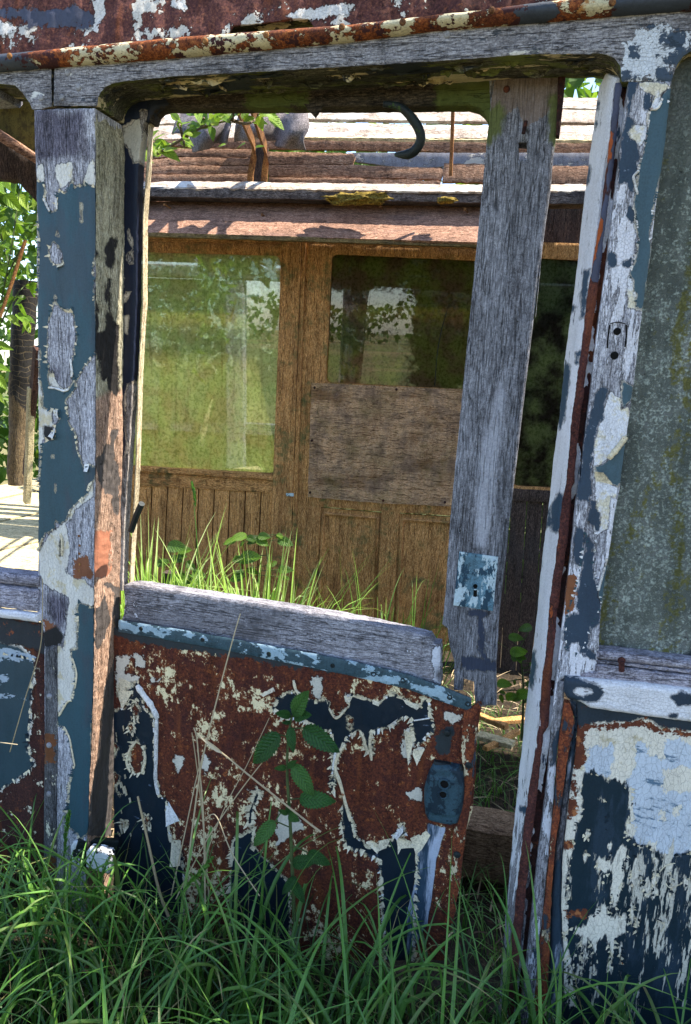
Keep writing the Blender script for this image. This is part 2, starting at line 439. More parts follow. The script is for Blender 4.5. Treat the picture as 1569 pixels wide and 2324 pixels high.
M['reveal'] = paint('lichened_reveal_timber', lambda nb: (lambda w: (nb.mix(nb.ss(nb.attr('raw'), -8, 8), w[0], wood(nb, 'z', cols=((.16, .09, .06), (.34, .215, .15), (.50, .34, .25)), mamt=.35)[0]), .9, w[2]))(wood(nb, 'z', cols=((.17, .155, .10), (.38, .345, .245), (.54, .50, .38)), mould=(.12, .12, .07), mamt=.5)), [
    dict(f='ochre', c=(.30, .12, .07), amp=10, t=.0002, r=.9, var=.4),
    dict(f='black', c=(.016, .014, .014), amp=7, sc=60, st=(1, 1, .6), r=.7, t=.0022, var=.6, vs=60, flat=0),
    dict(f='grey', c=(.075, .064, .06), amp=9, sc=30, st=(1, 1, .4), r=.9, t=.0006, var=.6, vs=60, vst=(1, 1, .1), flat=0)])
M['header'] = paint('weathered_header_timber', gw('x', cols=((.10, .098, .115), (.255, .25, .275), (.42, .415, .45)), mould=(.050, .047, .052), mamt=.65), [
    dict(f='white', c=(.62, .66, .73), amp=34, sc=42, crk=148, crop=0.21, t=.0007),
    dict(f='blue', c=(.045, .068, .105), amp=30, sc=38, r=.5, t=.0009),
    dict(f='flake', c=(.62, .62, .60), amp=8, sc=60, st=(.4, 1, 1), t=.0006),
    dict(f=None, c=(.022, .034, .05), bias=-8, amp=16, sc=30, st=(.45, 1, 1), t=.0005, op=.8)])
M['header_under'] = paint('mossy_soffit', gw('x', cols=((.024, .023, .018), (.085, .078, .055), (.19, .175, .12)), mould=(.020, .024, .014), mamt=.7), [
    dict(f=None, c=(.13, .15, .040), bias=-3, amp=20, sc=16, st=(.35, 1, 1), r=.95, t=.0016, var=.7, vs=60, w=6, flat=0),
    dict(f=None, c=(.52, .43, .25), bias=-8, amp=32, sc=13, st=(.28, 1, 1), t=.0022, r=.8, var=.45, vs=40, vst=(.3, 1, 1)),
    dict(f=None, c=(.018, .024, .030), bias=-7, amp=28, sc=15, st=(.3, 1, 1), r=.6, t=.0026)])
M['post_right'] = paint('layered_paint_on_door_post', gw('z', **PALE), [
    dict(f=None, c=(.72, .72, .80), bias=1.0, amp=26, sc=34, st=(1, 1, .16), crk=148, crop=0.18, t=.0007, var=.15),
    dict(f='white', c=(.76, .77, .84), c2=(.70, .64, .50), c2t=.5, c2s=14, amp=6, sc=45, crk=176, crst=(1, 1, .75), crop=0.29, crw=.035, t=.0009, var=.12),
    dict(f='blue2', c=(.030, .052, .085), c2=(.30, .36, .48), c2s=55, c2t=.66, amp=11, sc=45, st=(1, 1, .5), r=.5, t=.0008),
    dict(f='blue', c=(.66, .62, .55), bias=1, amp=8, sc=45, t=.0009),
    dict(f='blue', c=(.052, .098, .128), amp=3.5, sc=60, bias=-.5, r=.45, t=.0011, var=.12, vs=9),
    dict(f='ochre', c=(.22, .085, .04), amp=9, r=.9, t=.0004, var=.5, vs=50)])
M['jamb'] = paint('white_paint_on_jamb', gw('z', cols=((.12, .115, .13), (.28, .27, .30), (.42, .41, .44)), mamt=.5), [
    dict(f='white', c=(.76, .76, .82), amp=17, bias=0, sc=34, st=(1, 1, .22), crk=158, crop=0.15, t=.0008, var=.12),
    dict(f=None, c=(.03, .05, .085), bias=-15, amp=25, sc=30, st=(1, 1, .25), r=.5, t=.0009, var=.3), dict(f='blue', c=(.030, .065, .11), amp=6, sc=50, r=.5, t=.0009, var=.3)])
M['black'] = paint('hole_shade_black', lambda nb: plain(nb, (.004, .004, .004), .2, 20, .9), [])  # flat black stands in for the shade inside holes and grooves
M['chip_blue'] = paint('blue_paint_chip', lambda nb: plain(nb, (.034, .075, .100), .2, 40, .5), [])
M['chip_navy'] = paint('navy_paint_chip', lambda nb: plain(nb, (.014, .026, .040), .3, 40, .45), [])
M['chip_cream'] = paint('cream_paint_chip', lambda nb: plain(nb, (.68, .60, .44), .2, 60, .6), [dict(f=None, c=(.30, .11, .04), bias=-16, amp=22, sc=60, t=.0002)])
M['chip_white'] = paint('white_paint_chip', lambda nb: plain(nb, (.72, .71, .72), .15, 60, .6), [])
M['rust_flange'] = paint('rusted_flange', lambda nb: rust(nb, ((.030, .013, .016), (.085, .030, .026), (.17, .055, .035)), orange=.35), [
    dict(f='paint', c=(.060, .065, .105), amp=18, sc=20, st=(1, 1, .3), r=.6, t=.0008),
    dict(f='orange', c=(.30, .075, .025), amp=16, sc=25, st=(1, 1, .35), r=.95, t=.0008, var=.6, vs=70)])
M['rust_channel'] = paint('flaking_dark_rust', lambda nb: rust(nb, ((.010, .006, .007), (.034, .015, .014), (.10, .030, .020)), sc=.6, orange=.25), [])
M['rust_strip'] = paint('orange_rust_strip', lambda nb: rust(nb, ((.05, .016, .012), (.20, .05, .022), (.36, .11, .035)), orange=.6), [
    dict(f=None, c=(.60, .50, .33), bias=-9, amp=24, sc=26, st=(1, 1, .45), t=.0009, r=.7),
    dict(f=None, c=(.028, .042, .062), bias=-9, amp=24, sc=17, st=(1, 1, .35), t=.0009, r=.5)])
M['groove_strip'] = paint('blue_groove_moulding', gw('z', cols=((.05, .05, .06), (.14, .14, .16), (.25, .25, .28)), mamt=.5), [
    dict(f=None, c=(.34, .40, .50), bias=2, amp=24, sc=26, st=(1, 1, .12), t=.0006, crk=167, crop=0.15),
    dict(f=None, c=(.028, .050, .078), bias=3, amp=22, sc=18, st=(1, 1, .18), t=.0009, r=.5)])
M['grey_strip'] = paint('bare_grey_strip', gw('z', cols=((.075, .073, .085), (.20, .195, .22), (.36, .355, .39)), mamt=.5), [
    dict(f=None, c=(.56, .57, .64), bias=-5, amp=26, sc=24, st=(1, 1, .2), t=.0007, crk=167, crop=0.15),
    dict(f=None, c=(.026, .042, .066), bias=-8, amp=26, sc=17, st=(1, 1, .3), t=.0009, r=.5)])
M['panel_right'] = paint('layered_paint_on_steel_panel', lambda nb: rust(nb), [
    dict(f='cream', c=(.76, .70, .60), c2=(.58, .50, .34), c2s=12, c2t=.56, bias=0, amp=5, sc=45, crk=115, crst=(1, 1, .55), crop=0.39, crw=.03, crc=(.20, .17, .14), t=.0009, var=.12),
    dict(f='lblue', c=(.56, .61, .69), c2=(.10, .17, .25), c2s=55, c2t=.555, c2st=(.25, 1, .7), amp=15, sc=40, st=(1, 1, .5), crk=96, crst=(1, 1, .45), crop=0.32, crw=.024, crc=(.13, .17, .25), t=.0004, var=.16),
    dict(f='navy', c=(.011, .025, .038), c2=(.022, .040, .062), c2s=18, c2st=(1, 1, .25), amp=19, sc=44, st=(1, 1, .22), r=.45, t=.0011, var=.16, vs=7),
    dict(f='streak', c=(.62, .58, .50), amp=44, bias=-15, sc=58, st=(1, 1, .13), t=-.0008, w=2.2, crk=148, crop=0.18),
    dict(f='band', c=(.022, .034, .048), c2=(.10, .035, .02), c2s=30, c2t=.6, amp=9, sc=40, r=.6, t=.0008),
    dict(f='rust', c=(.13, .040, .022), c2=(.36, .13, .05), c2s=40, c2t=.55, amp=16, sc=38, r=.92, t=.0002, var=.5, vs=80)])
M['panel_left'] = paint('blue_panel_with_rust', lambda nb: rust(nb, ((.018, .009, .010), (.050, .020, .018), (.11, .038, .022)), orange=.4), [
    dict(f=None, c=(.62, .54, .42), bias=-15, amp=26, sc=24, t=.0009, r=.7),
    dict(f='blue', c=(.66, .62, .56), bias=5, amp=14, sc=34, t=.0009, c2=(.42, .20, .09), c2s=40, c2t=.62),
    dict(f='blue', c=(.030, .060, .080), amp=3, sc=60, r=.4, t=.0011, var=.16, vs=8),
    dict(f='lblue', c=(.40, .48, .58), amp=22, bias=-4, sc=30, st=(.5, 1, 1), t=.0003, op=.8),
    dict(f='top', c=(.030, .034, .040), c2=(.24, .07, .03), c2s=35, c2t=.58, amp=10, sc=30, r=.8, t=.0015)])
M['panel_door'] = paint('rust_eaten_door_skin', lambda nb: rust(nb, ((.030, .010, .009), (.105, .028, .016), (.21, .062, .022)), orange=.55), [
    dict(f='speck', c=(.34, .105, .030), bias=-7.5, amp=22, sc=66, clump=62, cls=9, st=(1, 1, .75), t=.0002, w=4, r=.9, flat=0, var=.5, vs=90),
    dict(f='speck', c=(.84, .69, .43), c2=(.50, .24, .08), c2s=60, c2t=.60, bias=-10.8, amp=22, sc=66, clump=62, cls=9, st=(1, 1, .75), t=.0011, r=.7, var=.2, w=1.5),
    dict(f='wht', c=(.64, .60, .52), amp=9, sc=45, t=.0011, crk=148, crop=0.21),
    dict(f='navy', c=(.64, .55, .38), bias=2.2, amp=11, sc=48, t=.0012, r=.7, c2=(.34, .15, .06), c2s=50, c2t=.62),
    dict(f='navy', c=(.010, .019, .031), c2=(.15, .20, .29), c2s=60, c2t=.63, c2st=(.4, 1, 1), amp=9, sc=50, r=.38, t=.0012, var=.25),
    dict(f='top', c=(.026, .034, .040), amp=12, sc=34, r=.6, t=.0006),
    dict(f='wood', c=(.38, .43, .55), c2=(.03, .06, .10), c2s=18, c2st=(1, 1, .12), c2t=.47, amp=4, sc=40, st=(1, 1, .15), t=.0008)])
M['door_frame'] = paint('bare_door_timber', gw('z', cols=((.085, .086, .100), (.180, .182, .208), (.31, .314, .355)), mould=(.065, .066, .074), mamt=.4, el=.12), [
    dict(f='brown', c=(.17, .12, .092), op=.75, amp=22, sc=18, st=(1, 1, .25), r=.9, t=0, var=.4, vs=50, vst=(1, 1, .1), flat=0),
    dict(f='green', c=(.11, .125, .045), amp=22, sc=18, st=(1, 1, .4), r=.95, t=.0004, var=.5, vs=60, w=8, flat=0),
    dict(f='rub', op=.6, c=(.46, .47, .54), amp=12, sc=40, st=(1, 1, .12), t=0, w=9, r=.9, var=.2, vs=60, vst=(1, 1, .05), flat=0),
    dict(f='blue', c=(.030, .040, .070), amp=12, sc=36, st=(1, 1, .5), r=.5, t=.0009),
    dict(f=None, c=(.60, .61, .66), bias=-22, amp=26, sc=40, st=(1, 1, .35), t=.0007)])
M['stile_left'] = paint('navy_paint_on_stile', gw('z', cols=((.15, .13, .12), (.34, .30, .28), (.52, .48, .44)), mamt=.45), [
    dict(f='pale', c=(.50, .46, .38), amp=6, sc=40, t=.0009, crk=139, crop=0.15),
    dict(f='navy', c=(.56, .47, .36), bias=3, amp=7, sc=50, st=(1, 1, .5), t=.0009),
    dict(f='navy', c=(.010, .014, .030), c2=(.45, .42, .40), c2s=60, c2st=(1, 1, .5), c2t=.72, amp=4, sc=55, r=.4, t=.0011)])
M['top_rail'] = paint('door_top_rail_timber', gw('x', cols=((.012, .010, .008), (.038, .029, .020), (.09, .068, .044)), mould=(.020, .022, .010), mamt=.7), [
    dict(f='green', c=(.07, .085, .022), amp=22, sc=16, r=.95, t=.0006, w=7, var=.5, vs=60, flat=0),
    dict(f='navy', c=(.010, .014, .026), amp=6, r=.5, t=.0008)])
M['bottom_rail'] = paint('purple_grey_rail', gw('x', cols=((.12, .115, .13), (.275, .265, .30), (.44, .43, .475)), mould=(.105, .10, .115), mamt=.5), [
    dict(f='white', c=(.60, .62, .70), amp=8, t=.0007),
    dict(f=None, c=(.10, .095, .105), bias=-9, amp=22, sc=9, t=0, w=8, r=.9, flat=0)])
M['blue_metal'] = paint('scuffed_blue_strip', lambda nb: plain(nb, (.040, .075, .095), .25, 12, .45), [
    dict(f=None, c=(.30, .42, .50), bias=-4, amp=26, sc=20, st=(.6, 1, 1), t=.0004, var=.4, vs=60)])
M['lock'] = paint('verdigris_lock_plate', lambda nb: plain(nb, (.10, .20, .27), .4, 40, .5), [
    dict(f=None, c=(.45, .56, .62), bias=0, amp=30, sc=30, st=(1, 1, .35), t=.0004, var=.2),
    dict(f=None, c=(.020, .055, .090), bias=-2, amp=30, sc=20, st=(1, 1, .5), t=.0005)])
M['handle'] = paint('blue_handle_casting', lambda nb: plain(nb, (.032, .068, .092), .3, 25, .55, .0008), [
    dict(f=None, c=(.012, .026, .04), bias=-4, amp=26, sc=25, t=.0005), dict(f=None, c=(.10, .15, .16), bias=-15, amp=22, sc=60, t=.0003)])
M['hinge'] = paint('white_hinge_paint', lambda nb: plain(nb, (.02, .022, .028), .3, 40, .6), [dict(f=None, c=(.74, .75, .80), bias=6, amp=26, sc=24, t=.0009)])
M['gutter'] = paint('rusting_gutter', lambda nb: rust(nb, ((.05, .016, .013), (.23, .065, .022), (.46, .17, .05)), orange=.7), [
    dict(f=None, c=(.62, .56, .38), c2=(.42, .20, .06), c2s=24, c2t=.55, bias=-4, amp=32, sc=19, st=(.7, 1, 1), crk=158, crop=0.27, t=.0009),
    dict(f='dark', c=(.045, .055, .075), amp=26, sc=13, st=(.4, 1, 1), r=.6, t=.0009),
    dict(f=None, c=(.05, .018, .02), bias=-9, amp=30, sc=15, t=.0003, r=.9)])
M['roof'] = paint('rusted_roof_sheet', lambda nb: rust(nb, ((.045, .018, .024), (.12, .045, .038), (.25, .105, .065)), orange=.3), [
    dict(f=None, c=(.60, .57, .52), bias=-11, amp=34, sc=12, crk=130, crop=0.27, t=.001),
    dict(f='dark', c=(.055, .060, .090), amp=30, sc=12, r=.6, t=.001),
    dict(f='white', c=(.64, .62, .60), amp=9, sc=40, crk=130, crop=0.27, t=.001)])
M['sill'] = paint('purple_grey_sill', gw('x', cols=((.14, .13, .16), (.32, .30, .36), (.50, .48, .55)), mould=(.10, .09, .11), mamt=.5), [
    dict(f=None, c=(.60, .60, .68), bias=-17, amp=24, sc=32, st=(.3, 1, 1), t=.0006)])
M['sill_white'] = paint('white_sill_moulding', gw('x', cols=((.12, .11, .14), (.26, .25, .29), (.38, .36, .42)), mamt=.4), [
    dict(f='white', c=(.74, .73, .77), amp=22, bias=0, sc=30, st=(.45, 1, 1), crk=148, crop=0.21, t=.0009, var=.1),
    dict(f='navy', c=(.026, .042, .065), amp=6, sc=45, r=.5, t=.0009)])
M['cream'] = paint('cream_paint_flake', lambda nb: plain(nb, (.66, .58, .42), .15, 40, .6), [dict(f=None, c=(.30, .11, .04), bias=-14, amp=24, sc=50, t=.0002)])
M['whiteflake'] = paint('white_paint_flake', lambda nb: plain(nb, (.68, .67, .66), .1, 40, .6), [dict(f=None, c=(.28, .10, .04), bias=-17, amp=24, sc=40, t=.0002)])
def lichen_pane():
    nb = NB('lichen_covered_window_board')
    a = nb.noise(150, 6, .82); b = nb.noise(13, 5, .65); c = nb.noise(230, 3, .6); y = nb.noise(13, 4, .6, (1, 1, .16)); z = nb.attr('low')
    base = nb.ramp(b, [(.3, (.052, .062, .060)), (.5, (.11, .125, .115)), (.7, (.19, .195, .20))])
    li = nb.ss(nb.add(a, nb.mul(nb.sub(b, .5), .30)), .46, .56)
    col = nb.mix(nb.mul(li, nb.ss(nb.attr('lichen'), -60, 10)), base, nb.ramp(c, [(.35, (.14, .165, .15)), (.6, (.37, .41, .385))]))
    gr = nb.ss(nb.add(y, nb.mul(nb.sub(nb.noise(70, 4, .7), .5), .5)), .56, .64)
    col = nb.mix(nb.mul(gr, nb.ss(nb.attr('lichen'), -60, 0)), col, nb.mix(nb.noise(60, 3, .6), (.105, .105, .028), (.20, .185, .05)))
    col = nb.mix(nb.ss(nb.noise(24, 5, .75), .64, .69), col, (.016, .022, .022)); col = nb.scale(col, nb.ramp(nb.noise(30, 4, .6, (1, 1, .07)), [(.35, (.62, .66, .62)), (.65, (1.15, 1.15, 1.12))]))
    col = nb.mix(nb.ss(nb.add(z, nb.mul(nb.sub(nb.noise(90, 4, .7, (1, 1, .3)), .5), 40)), -6, 6), col, (.022, .030, .036))
    nb.set('Base Color', col); nb.set('Roughness', .82); nb.bump(nb.mul(nb.add(nb.mul(li, 1.0), a), .0009)); return nb.mat
M['lichen'] = lichen_pane()
def dirty_glass(name, green, dens, brown):
    """window glass under years of algae and dust: part clear, part thin growth that lets daylight through"""
    nb = NB(name); t = nb.t
    n1 = nb.noise(11, 5, .7, (1, 1, .35)); n2 = nb.noise(70, 5, .75); n3 = nb.noise(7, 4, .6); st = nb.noise(40, 4, .6, (1, 1, .05))
    gcol = nb.mix(nb.ss(n3, .4, .62), green, brown)
    gcol = nb.mix(nb.ss(n2, .44, .62), gcol, nb.scale(gcol, (.50, .55, .42))); gcol = nb.mix(nb.mul(nb.ss(st, .54, .68), .5), gcol, nb.scale(gcol, (.62, .55, .45)))
    dirt_and_refl_cut = nb.add(nb.mul(nb.ss(n1, .30, .75), .5), nb.add(nb.mul(nb.ss(n2, .42, .68), .38), nb.mul(nb.ss(st, .45, .75), .12)))
    refl_cut = nb.ss(nb.add(nb.attr('refl_cut'), nb.mul(nb.sub(nb.noise(14, 6, .75), .5), 130)), -8, 14)  # mask that puts out the mirrored sky, drawn as heavier film
    dirt_and_refl_cut = nb.m('MINIMUM', nb.add(nb.mul(dirt_and_refl_cut, dens[1]), dens[0]), .97); dirt_and_refl_cut = nb.m('MAXIMUM', dirt_and_refl_cut, nb.mul(refl_cut, .95))
    dirt_and_refl_cut = nb.m('MAXIMUM', dirt_and_refl_cut, nb.mul(nb.ss(nb.add(nb.attr('edge'), nb.mul(nb.sub(nb.noise(30, 5, .7), .5), 50)), 34, -2), .96))
    tl = nb.nd('BsdfTranslucent', {'Color': gcol}); df = nb.nd('BsdfDiffuse', {'Color': nb.scale(gcol, (.55, .55, .55))})
    film = nb.nd('MixShader', [.22, tl.outputs[0], df.outputs[0]])
    tr = nb.nd('BsdfTransparent', {'Color': (.80, .86, .74)})
    body = nb.nd('MixShader', [dirt_and_refl_cut, tr.outputs[0], film.outputs[0]])
    gl = nb.nd('BsdfGlossy', {'Color': (.95, .96, 1.0), 'Roughness': .012})
    refl = nb.m('MULTIPLY', nb.mul(nb.sub(1.0, nb.mul(nb.ss(n2, .52, .70), .75)), nb.sub(1.0, nb.mul(refl_cut, .97))), dens[2])
    fin = nb.nd('MixShader', [refl, body.outputs[0], gl.outputs[0]])
    t.links.new(fin.outputs[0], nb.out.inputs['Surface']); return nb.mat
M['glass_green'] = dirty_glass('algae_covered_glass', (.86, .90, .38), (.58, .40, .15), (.84, .76, .34))
M['glass_brown'] = dirty_glass('dusty_brown_glass', (.30, .29, .09), (.82, .20, .10), (.27, .175, .10))
M['glass_dark'] = dirty_glass('dark_mossy_glass', (.22, .26, .15), (.95, .05, .008), (.05, .042, .038))
M['brown_v'] = paint('brown_interior_timber', gw('z', **BROWN), [dict(f=None, c=(.14, .13, .05), bias=-9, amp=24, sc=8, r=.95, t=.0002, w=9, flat=0)])
M['brown_h'] = paint('brown_interior_rail', gw('x', **BROWN), [dict(f=None, c=(.12, .10, .04), bias=-10, amp=24, sc=8, r=.95, t=.0002, w=9, flat=0)])
M['match'] = paint('oak_matchboarding', gw('z', cols=((.28, .115, .034), (.66, .335, .115), (.80, .48, .21)), mould=(.17, .09, .042), mamt=.5), [])
M['cornice'] = paint('cornice_board', gw('x', cols=((.14, .075, .052), (.36, .195, .130), (.54, .33, .23)), mould=(.13, .085, .075), mamt=.55), [])
M['shelf'] = paint('mouldy_shelf_board', gw('x', cols=((.05, .042, .042), (.16, .13, .12), (.30, .26, .24)), mould=(.03, .026, .028), mamt=.8), [])
M['ply'] = paint('stained_plywood', lambda nb: (lambda p: p)(wood(nb, 'x', cols=((.32, .165, .080), (.56, .335, .185), (.72, .48, .30)), mould=(.20, .10, .045), mamt=.9, sc=1.0)), [
    dict(f=None, c=(.52, .42, .33), bias=-8, amp=26, sc=9, t=0, w=16, op=.4, r=.9, var=.35, vs=140, flat=0),
    dict(f=None, c=(.15, .12, .045), bias=-9, amp=30, sc=6, t=0, w=16, r=.9, var=.4, vs=90, flat=0, op=.6), dict(f=None, c=(.10, .050, .036), bias=-8, amp=30, sc=9, t=0, w=12, r=.9, var=.4, vs=90, flat=0, op=.6),
    dict(f=None, c=(.48, .46, .42), bias=-15, amp=20, sc=85, t=.0002, w=4, r=.9, op=.5)])
M['roof_plank'] = paint('bleached_roof_boards', gw('x', cols=((.26, .19, .14), (.50, .41, .34), (.66, .58, .50)), mould=(.24, .17, .13), mamt=.4), [dict(f=None, c=(.70, .69, .66), bias=-2, amp=24, sc=10, st=(.3, 1, 1), t=.0005, op=.8)])
M['roof_brown'] = paint('rotten_roof_boards', gw('x', cols=((.11, .052, .03), (.33, .18, .11), (.52, .33, .22)), mould=(.12, .065, .045), mamt=.55), [])
M['olive'] = paint('mildewed_ceiling_panel', lambda nb: plain(nb, (.17, .16, .045), .4, 12, .8), [dict(f=None, c=(.07, .065, .02), bias=-5, amp=26, sc=25, w=5, t=.0002)])
M['dark_wood'] = paint('dark_timber', gw('z', cols=((.022, .016, .014), (.070, .050, .042), (.14, .10, .085)), mamt=.5), [])  # one dark timber colour for boards and backings
M['char'] = paint('charred_alligatored_timber', lambda nb: (lambda w: w)(wood(nb, 'z', cols=((.010, .009, .008), (.020, .018, .016), (.035, .03, .027)), mamt=.4)), [
    dict(f='bark', c=(.16, .115, .06), amp=20, sc=30, st=(1, 1, .3), r=.9, t=.001, var=.6, vs=60)])
_nb = NB('charred_timber_with_checks')
_br = _nb.nd('TexBrick', {'Vector': _nb.nd('VectorMath', [_nb.nd('Mapping', {'Vector': _nb.co, 'Rotation': (math.pi/2, 0, 0)}).outputs[0], _nb.nd('VectorMath', [_nb.nd('TexNoise', {'Vector': _nb.co, 'Scale': 14.0}).outputs['Color'], (.07, .07, .07)], operation='MULTIPLY').outputs[0]], operation='ADD').outputs[0], 'Scale': 1.0, 'Mortar Size': .0018, 'Brick Width': .055, 'Row Height': .026, 'Mortar Smooth': .3})
_f = _nb.ss(_nb.add(_nb.attr('bark'), _nb.mul(_nb.sub(_nb.noise(25, 5, .7, (1, 1, .3)), .5), 60)), -6, 6)
_c = _nb.mix(_br.outputs['Fac'], (.012, .010, .009), (.10, .074, .04)); _w = wood(_nb, 'z', cols=((.05, .034, .018), (.15, .10, .05), (.26, .19, .10)))
_nb.set('Base Color', _nb.mix(_f, _c, _w[0])); _nb.set('Roughness', .8); _nb.bump(_nb.add(_nb.mul(_br.outputs['Fac'], -.003), _w[2])); M['char'] = _nb.mat
M['plank_pale'] = paint('pale_sawn_plank', gw('x', cols=((.42, .34, .19), (.62, .52, .31), (.74, .65, .42)), mould=(.46, .38, .17), mamt=.3), [])
M['plank_brown'] = paint('brown_stained_plank', gw('z', cols=((.03, .015, .012), (.08, .038, .028), (.14, .07, .05)), mamt=.4), [])
M['block'] = paint('old_timber_block', gw('x', cols=((.10, .055, .03), (.23, .14, .08), (.34, .225, .14)), mould=(.07, .05, .03), mamt=.6), [])
M['felt'] = paint('grey_roofing_felt', lambda nb: (lambda n: (nb.ramp(n, [(.35, (.055, .050, .055)), (.52, (.17, .15, .155)), (.66, (.36, .33, .33))]), .95, nb.mul(n, .004)))(nb.noise(170, 5, .8)), [])
M['rubber'] = paint('perished_rubber', lambda nb: plain(nb, (.014, .020, .022), .4, 30, .5, .0006), [dict(f=None, c=(.05, .085, .025), bias=-8, amp=26, sc=22, r=.9, t=.0005)])
M['moss'] = paint('golden_moss', lambda nb: (lambda n: (nb.ramp(n, [(.34, (.035, .024, .008)), (.5, (.20, .14, .028)), (.66, (.50, .36, .07))]), .95, nb.mul(n, .006)))(nb.noise(120, 6, .8)), [])
M['rod'] = paint('rusty_rod', lambda nb: rust(nb, ((.10, .04, .015), (.30, .14, .05), (.45, .25, .10))), [])
M['steel'] = paint('weathered_screw', lambda nb: plain(nb, (.25, .25, .27), .4, 200, .5), [])
M['soil'] = paint('dark_leaf_litter', lambda nb: (lambda n: (nb.ramp(n, [(.3, (.008, .007, .006)), (.5, (.028, .021, .014)), (.7, (.09, .062, .036))]), .95, nb.mul(n, .01)))(nb.noise(45, 6, .75)), [])
def leaf_mat(name, stops, trans=.35, rough=.45, spec=.4, vein=0):
    nb = NB(name); tint = nb.attr('tint'); n = nb.noise(60, 3, .6)
    col = nb.ramp(nb.add(tint, nb.mul(nb.sub(n, .5), .22)), stops)
    if vein:
        av = nb.m('ABSOLUTE', nb.attr('lv')); w = nb.m('PINGPONG', nb.sub(nb.mul(nb.attr('lu'), vein), nb.mul(av, 2.4)), .5)
        ln = nb.m('MAXIMUM', nb.ss(w, .11, .0), nb.ss(av, .10, .0))
        col = nb.mix(nb.mul(ln, .5), col, nb.scale(col, (.45, .5, .5))); fz = nb.noise(240, 3, .7)
        col = nb.scale(col, nb.ramp(nb.add(nb.mul(w, .5), nb.mul(fz, .8)), [(.3, (.6, .62, .6)), (.75, (1.2, 1.2, 1.15))]))
        nb.bump(nb.add(nb.mul(w, .0035), nb.mul(fz, .0008)))
    nb.set('Base Color', col); nb.set('Roughness', rough); nb.b.inputs['Specular IOR Level'].default_value = spec
    tl = nb.nd('BsdfTranslucent', {'Color': nb.scale(col, (1.25, 1.25, .7))})
    mx = nb.nd('MixShader', [trans, nb.b.outputs[0], tl.outputs[0]]); nb.t.links.new(mx.outputs[0], nb.out.inputs['Surface']); return nb.mat
M['grass'] = leaf_mat('meadow_grass', [(0, (.015, .046, .010)), (.35, (.048, .138, .024)), (.7, (.125, .29, .045)), (.86, (.15, .21, .06)), (1, (.34, .27, .13))], .30, .40, .5)
M['grass_in'] = leaf_mat('inside_grass_sun_shade', [(0, (.06, .14, .02)), (.4, (.15, .30, .04)), (.75, (.34, .52, .10)), (1, (.52, .64, .28))], .42, .45)  # tufts' sun and shade sit in this ramp: low tint shaded, high sunlit
M['nettle'] = leaf_mat('nettle_leaf', [(0, (.016, .060, .014)), (.5, (.034, .115, .024)), (1, (.07, .17, .036))], .22, .5, .3, 9)
M['elder'] = leaf_mat('young_bush_leaf', [(0, (.06, .14, .018)), (.45, (.17, .32, .03)), (1, (.40, .54, .08))], .45, .4, .4, 7)
M['far_leaf'] = leaf_mat('thicket_leaf', [(0, (.035, .085, .014)), (.5, (.085, .17, .024)), (1, (.19, .30, .045))], .45, .5)
M['straw'] = leaf_mat('dry_straw', [(-0.0, (.10, .062, .034)), (.25, (.22, .16, .09)), (.5, (.42, .33, .20)), (1, (.58, .48, .32))], .15, .6)
M['stem'] = paint('dark_plant_stem', lambda nb: plain(nb, (.060, .085, .030), .3, 60, .6), [])
M['twig'] = paint('grey_brown_twig', lambda nb: plain(nb, (.16, .12, .08), .4, 60, .8), [])
M['field'] = paint('summer_field', lambda nb: (lambda n, b: (nb.mix(nb.ss(b, .42, .6), nb.ramp(n, [(.3, (.055, .085, .022)), (.7, (.12, .13, .045))]), (.20, .155, .075)), .95, nb.mul(n, .02)))(nb.noise(6, 6, .7), nb.noise(.06, 3, .6)), [])

# ================================================================== the carriage
F = field
car = thing('railway_carriage', 'derelict wooden railway carriage with peeling blue and white paint, broken open around its doorway', 'railway carriage', (0, 1.1, -0.1))
DEEP = 0.11                                              # the wall's thickness at the doorway

# --- roof edge
bt = T(-40, 157, 0, 152, 400, 119, 784, 83, 974, 57, 1164, 42, 1384, 23, 1640, 3)
tp = T(-40, 116, 0, 114, 390, 76, 784, 47, 1084, 13, 1250, -8, 1640, -50)
gut = np.concatenate([bt, tp[::-1]])
dk = F([T('D', -60, 90, 60, 100, 75, 150, -60, 165), T('D', 385, 70, 405, 70, 402, 92, 388, 92), T('D', 1160, -5, 1250, -20, 1255, 30, 1180, 45), T('D', 1380, -40, 1600, -60, 1600, 30, 1390, 30)])
board('roof_gutter', gut, -.026, .03, M['gutter'], car, step=6, ch=.016, chw=17, fields={'dark': dk}, jag=.8)
rp = plane3((0, 110), -.012, (1569, -30), -.012, (784, -400), .06)
rs = np.concatenate([T(-60, 132, 0, 129, 250, 108, 390, 92, 516, 80, 530, 58, 600, 51, 700, 41, 716, 66, 784, 62, 1084, 28, 1250, 8, 1660, -36), T(1660, -420, -60, -420)])
board('roof_slit_backing', T('D', -60, 145, 784, 66, 1660, -20, 1660, -90, 784, -10, -60, 70), .03, .05, M['header_under'], car, step=12)  # added dark backing, stands in for the unlit slit above the gutter
board('roof_sheet', rs, rp, .004, M['roof'], car, step=10, ch=.001, relief=.006, jag=1.2, fields={
    'dark': F([T('A1', -60, -600, 900, -640, 950, -500, 700, -420, 500, -440, 380, -470, 100, -520, -60, -560), T('D', 1150, -100, 1660, -100, 1660, -20, 1380, 10, 1250, -10)]),
    'white': F([T('D', 212, -5, 240, -3, 236, 30, 222, 70, 208, 62, 214, 40), T('D', -20, 40, 5, 50, 30, 60, 40, 66, 20, 75, -20, 80), T('D', 390, 0, 420, -4, 428, 20, 424, 32, 410, 22, 388, 12), T('D', 640, 42, 700, 18, 790, 8, 790, 30, 690, 46)])})
g = Geo()
